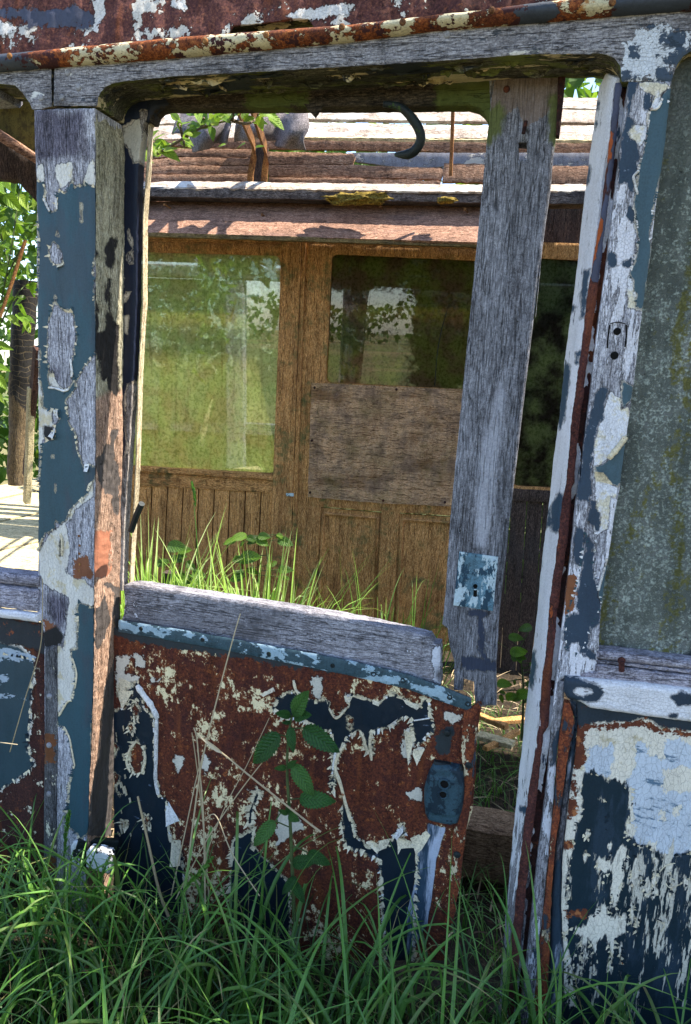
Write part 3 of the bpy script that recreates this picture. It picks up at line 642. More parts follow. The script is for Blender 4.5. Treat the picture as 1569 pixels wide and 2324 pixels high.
for (x, y) in [(22, 127), (318, 109), (466, 93), (604, 79), (776, 61), (914, 50), (1116, 23), (1390, 5)]: dome(g, at(x, y, -.043), .0065, .004)
g.each('screw', M['rod'], car)

# --- header beam
hl = T('D', -60, 150, 0, 146, 113, 136, 115, 138, 116, 240, 95, 246, 73, 247, 66, 232, 52, 212, 34, 193, 0, 189, -60, 188)
arc = T('D', 1412, 184, 1409, 150, 1396, 131, 1378, 123, 1360, 120, 1184, 123, 984, 138, 784, 150, 600, 161, 400, 172, 280, 183, 255, 188, 238, 197, 227, 209, 221, 225, 219, 240)
hm = np.concatenate([T('D', 121, 134, 400, 108, 784, 72, 974, 46, 1164, 30, 1384, 12, 1660, -10, 1660, 100, 1569, 115, 1553, 124, 1540, 141, 1530, 165, 1524, 183), arc, T('D', 121, 239)])
hf = {'white': F([T('B1', 905, 170, 1000, 60, 1100, 50, 1300, 10, 1560, 60, 1560, 230, 1480, 275, 1350, 300, 1350, 545, 880, 545, 860, 400, 890, 280)]),
      'blue': F([T('B1', 1120, 0, 1230, 0, 1220, 30, 1130, 35), T('B1', 1150, 100, 1470, 80, 1480, 160, 1300, 240, 1160, 160), T('B1', 1240, 300, 1560, 200, 1560, 280, 1400, 430, 1350, 545, 1190, 545, 1220, 420, 1330, 400), T('B1', 870, 490, 1000, 510, 1190, 545, 870, 545), T('B1', 900, 200, 980, 190, 1000, 300, 930, 360)]),
      'flake': F([T('D', 1154, 119, 1226, 111, 1222, 117, 1160, 125), T('A1', 390, 250, 430, 245, 440, 280, 415, 310, 385, 290), T('A1', 330, 245, 370, 240, 345, 300, 305, 295), T('A1', 650, 10, 690, 10, 715, 60, 660, 45), T('A1', 770, 160, 800, 150, 795, 200, 765, 195)])}
board('header_beam', [hl, hm], 0, DEEP, [M['header'], M['header_under']], car, step=6, msides=1, segs=5, relief=.0015, jag=1.0, fields=hf)
# scabs of old paint hanging from the soffit
g = Geo()
for i in range(34):
    px = random.uniform(330, 1330); d = random.uniform(.01, .10); yy = np.interp(px, [280, 400, 600, 784, 984, 1184, 1360], [183, 172, 161, 150, 138, 123, 120])
    b = at(px, yy, 0); L = random.uniform(.02, .09); h = random.uniform(.004, .018); z0 = b[2] - .001
    n = 7; V = []; Fc = []
    for j in range(n):
        t = j/(n-1); xx = b[0]+L*(t-.5); dz = h*math.sin(math.pi*t)*random.uniform(.4, 1); V += [(xx, d, z0+.002), (xx, d+.012*random.uniform(-1, 1), z0-dz)]
    for j in range(n-1): Fc.append((2*j, 2*j+2, 2*j+3, 2*j+1))
    g.add(V, Fc)
g.each('paint_scab', M['header_under'], car)
g = Geo()
for c in (('A1', 410, 285), ('A1', 620, 280), ('A1', 680, 35), ('A1', 785, 180), ('D', 1015, 78)): p = YP(0).at(T(*c))[0]; dome(g, p, .0075, .0035)
g.each('screw', M['steel'], car)

# --- left door post
pl = T('A1', 337, 402, 430, 404, 520, 392, 700, 388, 770, 392, 780, 388, 940, 386, 945, 1100, 945, 2324, 'A2', 945, 900, 945, 1800, 'A3', 935, 0, 930, 880, 925, 1500, 902, 2324, 'A4', 885, 700, 875, 1150, 858, 1300, 850, 1640, 845, 2500, 430, 2500, 432, 2000, 'A3', 440, 2324, 440, 1290, 425, 1060, 370, 1000, 380, 0, 'A2', 380, 1200, 375, 400, 'A1', 365, 2324, 360, 1200, 345, 800)
blue1 = T('A1', 340, 1105, 365, 1105, 430, 1140, 445, 1180, 440, 1300, 500, 1430, 560, 1420, 580, 1240, 600, 1210, 640, 1240, 670, 1235, 690, 1160, 725, 1120, 735, 1190, 770, 1170, 830, 1165, 900, 1160, 960, 1180, 960, 1780, 945, 1880, 915, 1980, 935, 2080, 930, 2300,
          'A2', 945, 60, 955, 540, 935, 600, 900, 640, 840, 720, 790, 800, 752, 880, 745, 960, 680, 1020, 650, 1060, 665, 1190, 690, 1300, 750, 1400, 770, 1560, 830, 1720, 870, 1770, 890, 1700, 960, 1740, 935, 1850, 890, 1900, 860, 2000, 760, 2090, 700, 2150, 650, 2270, 600, 2280, 545, 2250,
          'A3', 550, 100, 450, 150, 400, 280, 360, 320, 'A2', 360, 2050, 385, 2050, 400, 1760, 412, 1700, 430, 1500, 470, 1460, 550, 1440, 550, 1320, 600, 1245, 590, 1160, 520, 1150, 430, 1130, 425, 1070, 437, 1000, 405, 850, 390, 760, 410, 600, 380, 460, 360, 440,
          'A1', 370, 2324, 392, 1900, 397, 1750, 375, 1500, 360, 1300)
isl = [T('A1', 535, 1705, 600, 1790, 632, 1840, 628, 1900, 638, 1950, 580, 1975, 500, 1910, 480, 1800), T('A1', 795, 1330, 830, 1330, 825, 1525, 798, 1520), T('A1', 575, 1590, 598, 1680, 550, 1655),
       T('A2', 545, 10, 570, 30, 560, 90, 640, 160, 720, 150, 735, 220, 755, 330, 765, 450, 742, 540, 747, 600, 720, 680, 715, 800, 740, 870, 690, 950, 640, 970, 570, 940, 500, 935, 475, 850, 480, 700, 462, 680, 478, 450, 470, 330, 500, 220, 525, 120),
       T('A2', 515, 1600, 545, 1605, 540, 1640, 515, 1635), T('A2', 545, 1880, 565, 1890, 558, 1990, 548, 1960)]
blue2 = T('A3', 790, 835, 900, 885, 960, 890, 945, 1500, 925, 2324, 'A4', 905, 0, 900, 880, 890, 1150, 870, 1240, 800, 1300, 760, 1220, 690, 1180, 660, 1050, 690, 900, 695, 770, 745, 560, 720, 420, 690, 290, 640, 180, 575, 150, 570, 60, 'A3', 590, 1960, 670, 1830, 720, 1810, 745, 1700, 760, 1540, 720, 1400, 710, 1310, 775, 1300, 770, 1180, 780, 1040, 772, 900)
crm = [T('A3', 360, 300, 395, 300, 520, 130, 640, 30, 700, 300, 660, 540, 740, 600, 850, 620, 920, 700, 940, 890, 790, 845, 775, 900, 785, 1040, 775, 1180, 780, 1300, 700, 1310, 725, 1400, 765, 1540, 750, 1700, 725, 1810, 675, 1830, 590, 1970, 565, 1960, 565, 1250, 650, 1330, 670, 1000, 690, 800, 650, 770, 520, 700, 430, 640, 385, 420),
       T('A2', 870, 1990, 890, 1900, 935, 1880, 940, 2000, 870, 2060, 760, 2140, 690, 2260, 640, 2290, 700, 2140), T('A1', 370, 960, 430, 940, 440, 1130, 370, 1110), T('A1', 560, 960, 720, 930, 730, 1100, 600, 1200, 580, 1100), T('A1', 870, 960, 935, 900, 940, 1160, 830, 1160), T('A2', 470, 700, 560, 880, 640, 960, 570, 945, 495, 935), T('A2', 380, 480, 405, 620, 388, 800, 420, 950, 430, 1100, 520, 1150, 540, 1300, 440, 1440, 380, 1700)]
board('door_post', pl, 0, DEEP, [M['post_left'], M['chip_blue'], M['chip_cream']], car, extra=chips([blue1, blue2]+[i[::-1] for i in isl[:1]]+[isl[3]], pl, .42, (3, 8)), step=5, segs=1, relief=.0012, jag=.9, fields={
    'blue': F([blue1, blue2], isl), 'cream': F(crm), 'ochre': F([T('A3', 745, 380, 880, 370, 915, 600, 735, 590), T('A3', 430, 1000, 560, 1060, 540, 1180, 440, 1120)]),
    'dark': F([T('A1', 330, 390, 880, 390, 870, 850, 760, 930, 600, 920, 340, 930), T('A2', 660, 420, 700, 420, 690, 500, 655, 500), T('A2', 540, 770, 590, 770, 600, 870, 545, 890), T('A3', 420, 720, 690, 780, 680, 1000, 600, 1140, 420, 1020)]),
    'scab': F([T('A3', 420, 1140, 560, 1080, 650, 1170, 600, 1250, 560, 1260, 440, 1290), T('A2', 440, 1310, 520, 1330, 545, 1440, 470, 1460, 440, 1430), T('A3', 600, 190, 625, 190, 620, 370, 595, 370)])})
# its reveal inside the doorway: a strip from the arris to the depth of the wall
ar = T('A1', 905, 385, 945, 700, 945, 1100, 945, 2324, 'A2', 945, 900, 945, 1800, 'A3', 935, 0, 930, 880, 925, 1500, 902, 2324, 'A4', 885, 700, 875, 1150, 862, 1300, 850, 1700, 845, 2500)
ar = spline(ar, 420); A = YP(0).at(ar); nd = 16; V = []; Fc = []
for i, p in enumerate(A):
    for j in range(nd):
        y = DEEP*j/(nd-1); q = p + [.0065, y+.0008, 0]
        q[0] += .0022*mnoise.noise(Vector((q[2]*60, y*60, 3))) + .0035*mnoise.noise(Vector((q[2]*9, y*25, 9)))*(j > 1) - .004*(j == 0)
        V.append(q)
for i in range(len(A)-1):
    for j in range(nd-1): Fc.append((i*nd+j, i*nd+j+1, (i+1)*nd+j+1, (i+1)*nd+j))
V = np.array(V); pxv = PX(V)
blk = [T('A1', 1040, 1800, 1100, 1690, 1130, 1700, 1150, 1650, 1170, 1700, 1150, 1800, 1120, 1990, 1060, 1960), T('A1', 1060, 2100, 1110, 2090, 1085, 2324, 1050, 2324),
       T('A2', 1075, 0, 1110, 0, 1090, 200, 1180, 330, 1172, 650, 1190, 980, 1170, 1020, 1090, 950, 1060, 850, 1000, 870, 1000, 680, 940, 560, 940, 60, 975, 150, 980, 400, 1050, 370, 1070, 200),
       T('A1', 940, 1790, 970, 1820, 960, 1900, 940, 1900)]
gry = [T('A2', 1040, 1430, 1090, 1500, 1080, 1390, 1120, 1340, 1180, 1370, 1130, 1500, 1140, 1650, 1195, 1700, 1200, 1830, 1185, 2000, 1195, 2150, 1160, 2200, 1130, 2150, 1130, 2000, 1050, 1990, 990, 1830, 960, 1700, 960, 1640, 1020, 1600),
       T('A3', 1040, 660, 1090, 680, 1140, 740, 1130, 900, 1150, 1100, 1140, 1400, 1040, 1700, 1020, 2324, 1150, 2324, 1200, 1400, 1200, 700, 1100, 640), T('A4', 1020, 0, 1000, 420, 930, 700, 880, 1130, 860, 1250, 1200, 1300, 1200, 0), T('A3', 950, 900, 990, 880, 1040, 760, 1100, 1000, 1000, 1300, 945, 1300)]
rev = mk('post_reveal', V, Fc, M['reveal'], car, fields={'black': F(blk)(pxv), 'grey': F(gry)(pxv), 'ochre': F([T('A3', 915, 120, 1110, 130, 1090, 560, 930, 600)])(pxv),
    'raw': F([T('A2', 900, 1080, 1100, 960, 1300, 940, 1300, 2400, 900, 2400), T('A3', 800, -100, 1300, -100, 1300, 3000, 700, 3000), T('A4', 700, -100, 1300, -100, 1300, 2600, 600, 2600)])(pxv)})  # brown timber; its upper edge also paints in the sun patch on the reveal
# curls of black paint standing off the reveal
def flake(geo, poly, plane, lift, axis_px, m=0, th=.0006, step=4, curl=1.0):
    """a flake of paint: fixed along the line through axis_px (two points), bending off the surface away from it"""
    poly = resample(np.asarray(poly, float), step, .8, random.random()*50); a, b = np.asarray(axis_px, float)
    nr = np.array([-(b-a)[1], (b-a)[0]])/np.linalg.norm(b-a)
    lo, hi = poly.min(0), poly.max(0)
    gpt = np.array([(x, y) for x in np.arange(lo[0], hi[0], step) for y in np.arange(lo[1], hi[1], step)]); gpt = gpt[inside(poly, gpt) & (sdf(poly, gpt) > step*.5)] if len(gpt) else gpt
    P2 = np.concatenate([poly, gpt]) if len(gpt) else poly
    r = delaunay_2d_cdt([Vector(p) for p in P2], [(i, (i+1) % len(poly)) for i in range(len(poly))], [], 1, 1e-4)
    V2 = np.array([(v.x, v.y) for v in r[0]]); fs = [tuple(f) for f in r[2]]
    dd = np.abs((V2-a) @ nr); mx = max(dd.max(), 1e-6); W = plane.at(V2)
    ang = dd/mx*curl; off = lift*(1-np.cos(ang))/(1-math.cos(curl)) if curl > .05 else dd*0
    F1 = W - plane.n*(off+.0004)[:, None]; n = len(F1)
    geo.add(np.concatenate([F1, F1+plane.n*th]), fs+[tuple(i+n for i in f[::-1]) for f in fs], m)
def roll(geo, line_px, plane, r, off, m=0, turns=.8, start=0.0, n=26, k=10):
    """a strip of paint rolled up along a line"""
    L = spline(line_px, n); W = plane.at(L); V = []; Fc = []
    for i in range(n):
        t = W[min(i+1, n-1)]-W[max(i-1, 0)]; t /= np.linalg.norm(t); u = np.cross(t, plane.n); rr = r*(1+.28*mnoise.noise(Vector((i*.35, r*900, 2))))
        e = min(1, .72+min(i, n-1-i)*.14)
        for j in range(k):
            a = 2*math.pi*(start+turns*j/(k-1)); q = rr*e*(1-.25*j/(k-1))
            V.append(W[i]-plane.n*(off+q*math.sin(a))+u*q*math.cos(a))
    for i in range(n-1):
        for j in range(k-1): Fc.append((i*k+j, i*k+j+1, (i+1)*k+j+1, (i+1)*k+j))
    geo.add(V, Fc, m)
g = Geo(); y0 = YP(0)
roll(g, T('A1', 440, 1290, 470, 1360, 500, 1420), y0, .003, .001, 1); roll(g, T('A1', 560, 1285, 570, 1400), y0, .0025, .001, 1)
flake(g, T('A1', 560, 1945, 640, 1935, 630, 1965, 580, 1980), y0, .006, T('A1', 560, 1960, 640, 1930), 0)
roll(g, T('A3', 605, 150, 625, 230, 622, 370), y0, .004, .001, 0); roll(g, T('A3', 430, 190, 405, 250, 390, 310), y0, .003, .001, 0)
flake(g, T('A2', 520, 1150, 600, 1160, 590, 1200, 605, 1240, 570, 1230, 540, 1200), y0, .010, T('A2', 520, 1150, 530, 1210), 1)
flake(g, T('A2', 480, 1420, 550, 1330, 555, 1440), y0, .012, T('A2', 470, 1400, 540, 1330), 1)
roll(g, T('A2', 705, 650, 720, 780, 715, 830), y0, .003, .001, 1); flake(g, T('A2', 640, 150, 690, 170, 720, 148, 730, 190, 650, 185), y0, .006, T('A2', 640, 190, 730, 195), 0)
roll(g, T('A2', 500, 935, 570, 945, 640, 968, 690, 950), y0, .003, .001, 1); flake(g, T('A2', 840, 1700, 890, 1690, 885, 1770, 850, 1765), y0, .007, T('A2', 840, 1690, 890, 1690), 1)
roll(g, T('A3', 725, 1390, 765, 1540, 750, 1690), y0, .0025, .001, 0); roll(g, T('A4', 640, 175, 695, 290, 720, 420, 748, 570), y0, .0025, .001, 0); roll(g, T('A3', 720, 1810, 670, 1830, 590, 1965), y0, .003, .001, 0)
g.each('paint_flake', [M['cream'], M['whiteflake']], car, smooth=True)
g = Geo(); rvp = Plane(at(*T('A2', 1000, 1000)[0], .03), (1, .12, 0))
for pts, rr in ((('A2', 1010, 420, 1000, 640, 1005, 860), .006), (('A2', 1095, 640, 1110, 800, 1100, 950), .006), (('A2', 985, 1650, 1000, 1800, 1040, 1980), .007), (('A2', 1130, 1560, 1140, 1750, 1135, 2050), .006), (('A2', 1150, 2050, 1165, 2190), .008), (('A1', 1090, 1730, 1075, 1900), .005), (('A2', 1085, 60, 1090, 260), .005), (('A2', 1160, 700, 1185, 980), .005)):
    pt = T(*pts); W = np.array([at(p[0], p[1], .05) for p in spline(pt, 16)])
    L = spline(pt, 18); V = []; Fc = []
    for i, p in enumerate(L):
        d = np.clip((p[0]-215)/62*DEEP, .008, DEEP-.01); x = np.interp(at(*p, d)[2], A[::-1, 2], A[::-1, 0]); c = np.array([x, d, at(*p, d)[2]])
        q = rr*(.5+.8*abs(mnoise.noise(Vector((i*.5, rr*999, 1)))))
        for j in range(7):
            a = math.pi*1.1*j/6; V.append(c+[.0015+q*math.sin(a)*.8, -q*math.cos(a)+.003*mnoise.noise(Vector((i*.9, j, 4))), 0])
    for i in range(len(L)-1):
        for j in range(6): Fc.append((i*7+j, i*7+j+1, (i+1)*7+j+1, (i+1)*7+j))
    g.add(V, Fc)
M['blackflake'] = paint('black_paint_flake', lambda nb: plain(nb, (.022, .019, .018), .5, 60, .75, .002), [])
g.each('black_flake', M['blackflake'], car)
board('cover_strip', T('A3', 442, 1290, 558, 1275, 560, 2324, 'A4', 552, 800, 548, 2500, 425, 2500, 432, 800, 440, 0), -.007, .014, paint('grey_cover_strip', gw('z', cols=((.045, .045, .05), (.105, .105, .115), (.19, .19, .205)), mamt=.5), [
    dict(f=None, c=(.60, .57, .46), bias=-11, amp=24, sc=26, st=(1, 1, .5), t=.0009), dict(f='ochre', c=(.14, .055, .025), amp=12, t=.0004, var=.5, vs=60)]), car, step=5, ch=.004, fields={'ochre': F([T('A4', 440, 260, 550, 270, 550, 540, 440, 540), T('A4', 470, 1480, 540, 1480, 530, 1620, 460, 1600)])})
g = Geo()
for c in (('A4', 490, 365), ('A4', 490, 850), ('A3', 495, 1770)): dome(g, YP(-.008).at(T(*c))[0], .008, .005)
g.each('screw', M['steel'], car)
g = Geo()
for c in (('A3', 787, 175), ('A3', 793, 270), ('A3', 790, 350), ('A3', 795, 455), ('A3', 785, 520)): dome(g, YP(-.0005).at(T(*c))[0], .0035, .0012)
g.each('screw', M['rod'], car)

# --- left window sill and lower panel
board('window_sill', [T('A3', -400, 480, 0, 542, 378, 582, 372, 690, -400, 600), T('A3', -400, 610, 0, 668, 370, 715, 360, 935, 30, 895, -400, 830)], -.012, .05, M['sill'], car, step=6, relief=.002, ch=.006, jag=1.4)
board('window_sill', T('A3', -300, 880, 25, 920, 110, 925, 360, 962, 362, 1040, 60, 1000, -300, 950), -.02, .02, M['sill_white'], car, step=5, ch=.005, fields={'white': lambda p: np.full(len(p), 12.)})
lp = T('A3', -400, 930, 0, 985, 360, 1045, 440, 1062, 445, 2324, 'A4', 432, 2800, -400, 2800)
board('side_panel', lp, .006, .012, [M['panel_left'], M['chip_navy'], M['chip_cream']], car, extra=chips([T('A3', 330, 1400, 340, 1560, 312, 1650, 300, 1850, 297, 2000, 270, 2200, 265, 2324, 'A4', 270, 280, 300, 470, 325, 560, 290, 620, 180, 680, 0, 800, -300, 850, -300, 600, -300, -600)], lp, .5, (4, 9)), step=6, relief=.0015, fields={
    'blue': F([T('A3', -400, 1180, 0, 1235, 200, 1290, 330, 1400, 340, 1560, 312, 1650, 300, 1850, 297, 2000, 270, 2200, 265, 2324, 'A4', 270, 280, 300, 470, 325, 560, 290, 620, 180, 680, 150, 720, 0, 800, -400, 900)]),
    'lblue': F([T('A3', -400, 1220, 0, 1270, 120, 1290, 300, 1330, 380, 1350, 330, 1430, 200, 1440, 0, 1420, -400, 1400), T('A3', -400, 1750, 0, 1740, 220, 1740, 260, 1790, 0, 1820, -400, 1820), T('A3', 0, 1560, 90, 1540, 70, 1620, 0, 1660)]),
    'top': F([T('A3', -400, 900, 0, 980, 440, 1060, 440, 1340, 400, 1340, 330, 1280, 0, 1230, -400, 1150)])})
# grass-green hinge knuckle plates
g = Geo()
sheet(g, T('A4', 700, 1380, 730, 1325, 790, 1320, 810, 1400, 800, 1440, 790, 1560, 740, 1600, 700, 1560), YP(-.006), .008, step=4, ch=.003)
sheet(g, T('A4', 850, 1440, 890, 1390, 1000, 1400, 1090, 1430, 1112, 1470, 1095, 1600, 1075, 1665, 960, 1630, 850, 1590), YP(-.024), .02, step=4, ch=.006, chw=8)
g.build('hinge', M['hinge'], car)
g = Geo(); tube(g, [at(*T('A4', 830, 1400)[0], -.012), at(*T('A4', 830, 1590)[0], -.012)], .009, 10); bar(g, at(*T('A4', 770, 1340)[0], -.004), at(*T('A4', 1170, 1350)[0], .06), .02, .028, jit=.003)
g.build('hinge_knuckle', M['rubber'], car)

# --- right door post
pr = T('B1', 925, 552, 1352, 548, 1350, 600, 1285, 1200, 1190, 1850, 1140, 2324, 'B2', 1062, 590, 962, 1450, 870, 2100, 845, 2324, 'B3', 862, 430, 802, 850, 742, 1260, 717, 1680, 692, 1830, 555, 1890, 415, 1890, 'B4', 455, 80, 440, 300, 410, 400, 'B3', 405, 1330, 470, 800, 550, 0, 'B2', 440, 2324, 500, 1750, 545, 1450, 600, 950, 640, 620, 725, 0, 'B1', 715, 2324, 750, 2000, 840, 1250)
pf = {'blue': F([T('B1', 1320, 620, 1370, 600, 1310, 1150, 1255, 1450, 1222, 1560, 1186, 1700, 1160, 1840, 1170, 1900, 1130, 2070, 1160, 2324, 'B2', 1150, 0, 1070, 585, 1010, 580, 1000, 480, 1012, 430, 985, 400, 978, 300, 940, 240, 960, 170, 987, 130, 1010, 0, 'B1', 1015, 2300, 1032, 2130, 1000, 2000, 1000, 1850, 980, 1750, 1010, 1640, 1032, 1500, 1032, 1420, 1080, 1250, 1112, 1100, 1132, 900, 1140, 840, 1200, 830, 1240, 780, 1260, 690),
                 T('B2', 870, 1300, 975, 1360, 945, 1500, 860, 1580, 862, 1400), T('B2', 580, 2190, 740, 2080, 910, 1880, 870, 2324, 770, 2324, 700, 2230), T('B3', 680, 0, 940, 0, 895, 180, 840, 150, 790, 80), T('B3', 800, 850, 815, 900, 790, 1080, 750, 1240, 715, 1160, 760, 950)]),
      'blue2': F([T('B1', 930, 560, 1000, 560, 980, 700, 920, 900, 980, 960, 900, 1050, 930, 1130, 1000, 1180, 1020, 1280, 1000, 1370, 1020, 1420, 980, 1560, 960, 1650, 900, 1560, 820, 1580, 850, 1250, 900, 900), T('B1', 1080, 680, 1130, 680, 1150, 800, 1090, 820), T('B2', 640, 1350, 740, 1350, 690, 1480, 660, 1650, 610, 1760, 580, 1950, 550, 2150, 545, 2324, 430, 2324, 495, 1750, 590, 1480),
                  T('B3', 540, 0, 665, 0, 650, 200, 630, 300, 525, 290), T('B3', 660, 310, 690, 320, 700, 390, 735, 420, 715, 570, 690, 560, 630, 480), T('B3', 540, 540, 575, 570, 570, 750, 560, 860, 480, 870, 500, 640), T('B3', 600, 600, 680, 700, 690, 1000, 745, 1240, 735, 1400, 640, 1440, 620, 1680, 550, 1690, 520, 1550, 430, 1640, 400, 1480, 430, 1360, 520, 1300, 540, 1000, 600, 900), T('B1', 930, 1800, 990, 1850, 960, 1960, 920, 1900), T('B2', 740, 20, 790, 60, 790, 150, 745, 150), T('B2', 890, 120, 940, 100, 940, 160, 900, 170), T('B3', 640, 1640, 710, 1700, 690, 1730, 560, 1700)]),
      'white': F([T('B1', 900, 1070, 960, 990, 1110, 1000, 1100, 1130, 1040, 1200, 950, 1120), T('B1', 960, 1500, 1030, 1450, 1012, 1680, 980, 1620), T('B1', 1130, 800, 1200, 690, 1260, 690, 1240, 800, 1140, 835), T('B2', 740, 1400, 850, 1480, 850, 1580, 940, 1510, 910, 1830, 740, 2060, 580, 2190, 575, 2000, 640, 1750, 680, 1600, 720, 1430), T('B2', 930, 250, 982, 290, 1012, 440, 1002, 580, 910, 570, 920, 480), T('B3', 680, 30, 760, 40, 845, 170, 895, 180, 882, 280, 820, 260, 800, 560, 720, 600, 680, 780, 670, 600, 690, 400, 700, 150), T('B1', 1010, 560, 1330, 560, 1310, 640, 1180, 700, 1080, 660)]),
      'ochre': F([T('B3', 450, 950, 530, 970, 510, 1300, 410, 1340, 420, 1150)])}
board('door_post', pr, 0, .10, [M['post_right'], M['chip_blue'], M['chip_white']], car, extra=chips([T('B1', 1320, 620, 1310, 1150, 1255, 1450, 1160, 1840, 1130, 2070, 1160, 2324, 'B2', 1070, 585, 1010, 580, 985, 400, 940, 240, 1010, 0, 'B1', 1032, 2130, 1000, 1850, 1010, 1640, 1032, 1420, 1112, 1100, 1140, 840, 1240, 780), T('B3', 600, 600, 690, 1000, 745, 1240, 640, 1440, 560, 1690, 430, 1640, 430, 1360, 540, 1000)], pr, .4, (3, 7)), step=5, relief=.0012, fields=pf, jag=.9)
g = Geo()
flake(g, T('B2', 700, 2060, 900, 1830, 905, 1860, 745, 2085), y0, .004, T('B2', 700, 2060, 880, 1830), 0); roll(g, T('B2', 735, 2065, 800, 1990, 870, 1900, 900, 1850), y0, .0065, .002, 0, turns=.55, k=12)
flake(g, T('B3', 680, 40, 760, 50, 845, 160, 700, 130), y0, .008, T('B3', 680, 120, 845, 165), 0)
roll(g, T('B3', 775, 900, 735, 1040, 715, 1110), y0, .0025, .001, 1); roll(g, T('B1', 1140, 832, 1210, 822, 1250, 760), y0, .003, .001, 1)
roll(g, T('B1', 1030, 1440, 975, 1500, 990, 1580, 1015, 1680), y0, .0025, .001, 1)
g.each('paint_flake', [M['cream'], M['whiteflake']], car, smooth=True)
# marks of a lost fitting: two bored holes and a routed outline
g = Geo()
for c, r in ((('B2', 812, 805), .0072), (('B2', 785, 1045), .0080)): dome(g, YP(-.0002).at(T(*c))[0], r, .0009)
g.each('bored_hole_shade', M['black'], car)
g = Geo(); tube(g, YP(-.0001).at(spline(T('B2', 715, 970, 722, 850, 740, 740), 14)), .0016, 6); tube(g, YP(-.0001).at(spline(T('B2', 890, 960, 902, 850, 900, 740), 14)), .0018, 6); tube(g, YP(-.0001).at(spline(T('B2', 745, 728, 815, 712, 890, 728), 12)), .0010, 6)
g.each('routed_groove_shade', M['black'], car)
jl = T('B1', 690, 470, 620, 610, 540, 1200, 470, 1750, 410, 2324, 'B2', 340, 650, 280, 1100, 220, 1700, 165, 2100, 145, 2324, 'B3', 240, 550, 190, 950, 150, 1400, 100, 1850, 55, 2324, 'B4', 225, 0, 160, 600, 120, 1000, 60, 1600, 20, 2100, -60, 3100)
jr = T('B1', 790, 520, 760, 640, 730, 1050, 650, 1500, 610, 1900, 560, 2324, 'B2', 505, 500, 455, 950, 405, 1350, 355, 1700, 305, 2324, 'B3', 390, 300, 330, 850, 280, 1200, 250, 1600, 200, 2000, 180, 2324, 'B4', 330, 0, 280, 600, 230, 900, 170, 1350, 130, 1700, 80, 2200, -10, 3100)
jp = plane3(tuple(T('B1', 560, 1200)[0]), .105, tuple(T('B1', 690, 1300)[0]), .025, tuple(T('B4', 120, 1000)[0]), .105)
jw = lambda p: np.where(p[:, 1] < 1600, 13., 13-(p[:, 1]-1600)/28)
board('door_jamb', np.concatenate([jl, jr[::-1]]), jp, .03, M['jamb'], car, step=5, relief=.0012, fields={'white': jw, 'blue': F([T('B2', 300, 1100, 340, 1150, 325, 1400, 290, 1560, 285, 1680, 250, 1790, 215, 1700, 235, 1450, 265, 1200), T('B2', 470, 200, 540, 180, 520, 250, 510, 420, 480, 650, 450, 680, 460, 400), T('B2', 320, 590, 360, 540, 400, 560, 345, 640), T('B1', 590, 750, 635, 760, 620, 830, 580, 860), T('B3', 285, 370, 370, 220, 395, 260, 370, 540, 340, 600, 300, 570), T('B4', 150, 1080, 200, 1090, 190, 1130, 150, 1110), T('B3', 110, 1700, 150, 1640, 160, 1800, 120, 2000, 90, 1950), T('B3', 250, 400, 280, 380, 290, 520, 240, 560), T('B1', 500, 1400, 540, 1390, 530, 1560, 500, 1600), T('B1', 600, 960, 630, 970, 600, 1050), T('B2', 400, 1010, 440, 1010, 420, 1130, 400, 1120)])})
fl = T('B1', 800, 556, 752, 1000, 697, 1500, 647, 1900, 577, 2324, 'B2', 510, 500, 460, 950, 405, 1350, 360, 1700, 305, 2324, 'B3', 395, 300, 335, 850, 285, 1200, 255, 1600, 205, 2000, 185, 2324, 'B4', 285, 600, 235, 900, 175, 1350, 135, 1700, 85, 2200, -5, 3100)
fr = T('B1', 862, 556, 805, 1150, 745, 1650, 692, 2000, 657, 2324, 'B2', 590, 600, 530, 1000, 480, 1400, 430, 1800, 382, 2324, 'B3', 480, 200, 450, 600, 390, 1000, 340, 1400, 300, 1900, 270, 2324, 'B4', 345, 500, 300, 950, 240, 1400, 190, 1900, 160, 2200, 70, 3100)
board('rust_flange', np.concatenate([fl, fr[::-1]]), .012, .012, M['rust_flange'], car, step=5, relief=.004, jag=2.0, fields={'paint': F([T('B1', 780, 560, 870, 560, 740, 1700, 690, 2100, 560, 2324, 640, 1900, 700, 1500), T('B2', 600, 0, 660, 0, 600, 300, 560, 260)]), 'orange': F([T('B1', 700, 1050, 760, 1050, 740, 1280, 680, 1500, 660, 1700, 640, 1700, 660, 1400), T('B1', 600, 1900, 660, 1950, 620, 2324, 560, 2324), T('B2', 560, 0, 620, 0, 560, 300, 500, 440), T('B3', 280, 1230, 310, 1240, 290, 1500, 255, 1650)])})
fr2 = T('B1', 925, 552, 845, 1250, 755, 2000, 720, 2324, 'B2', 645, 620, 605, 950, 550, 1450, 505, 1750, 445, 2324, 'B3', 475, 800, 410, 1330, 370, 1700, 'B4', 460, 0, 420, 400, 375, 900, 285, 1650, 220, 2250, 120, 3100)
board('rust_channel', np.concatenate([fr-[2, 0], fr2[::-1]+[3, 0]]), .035, .02, M['rust_channel'], car, step=5, relief=.010, jag=1.5, ch=0)
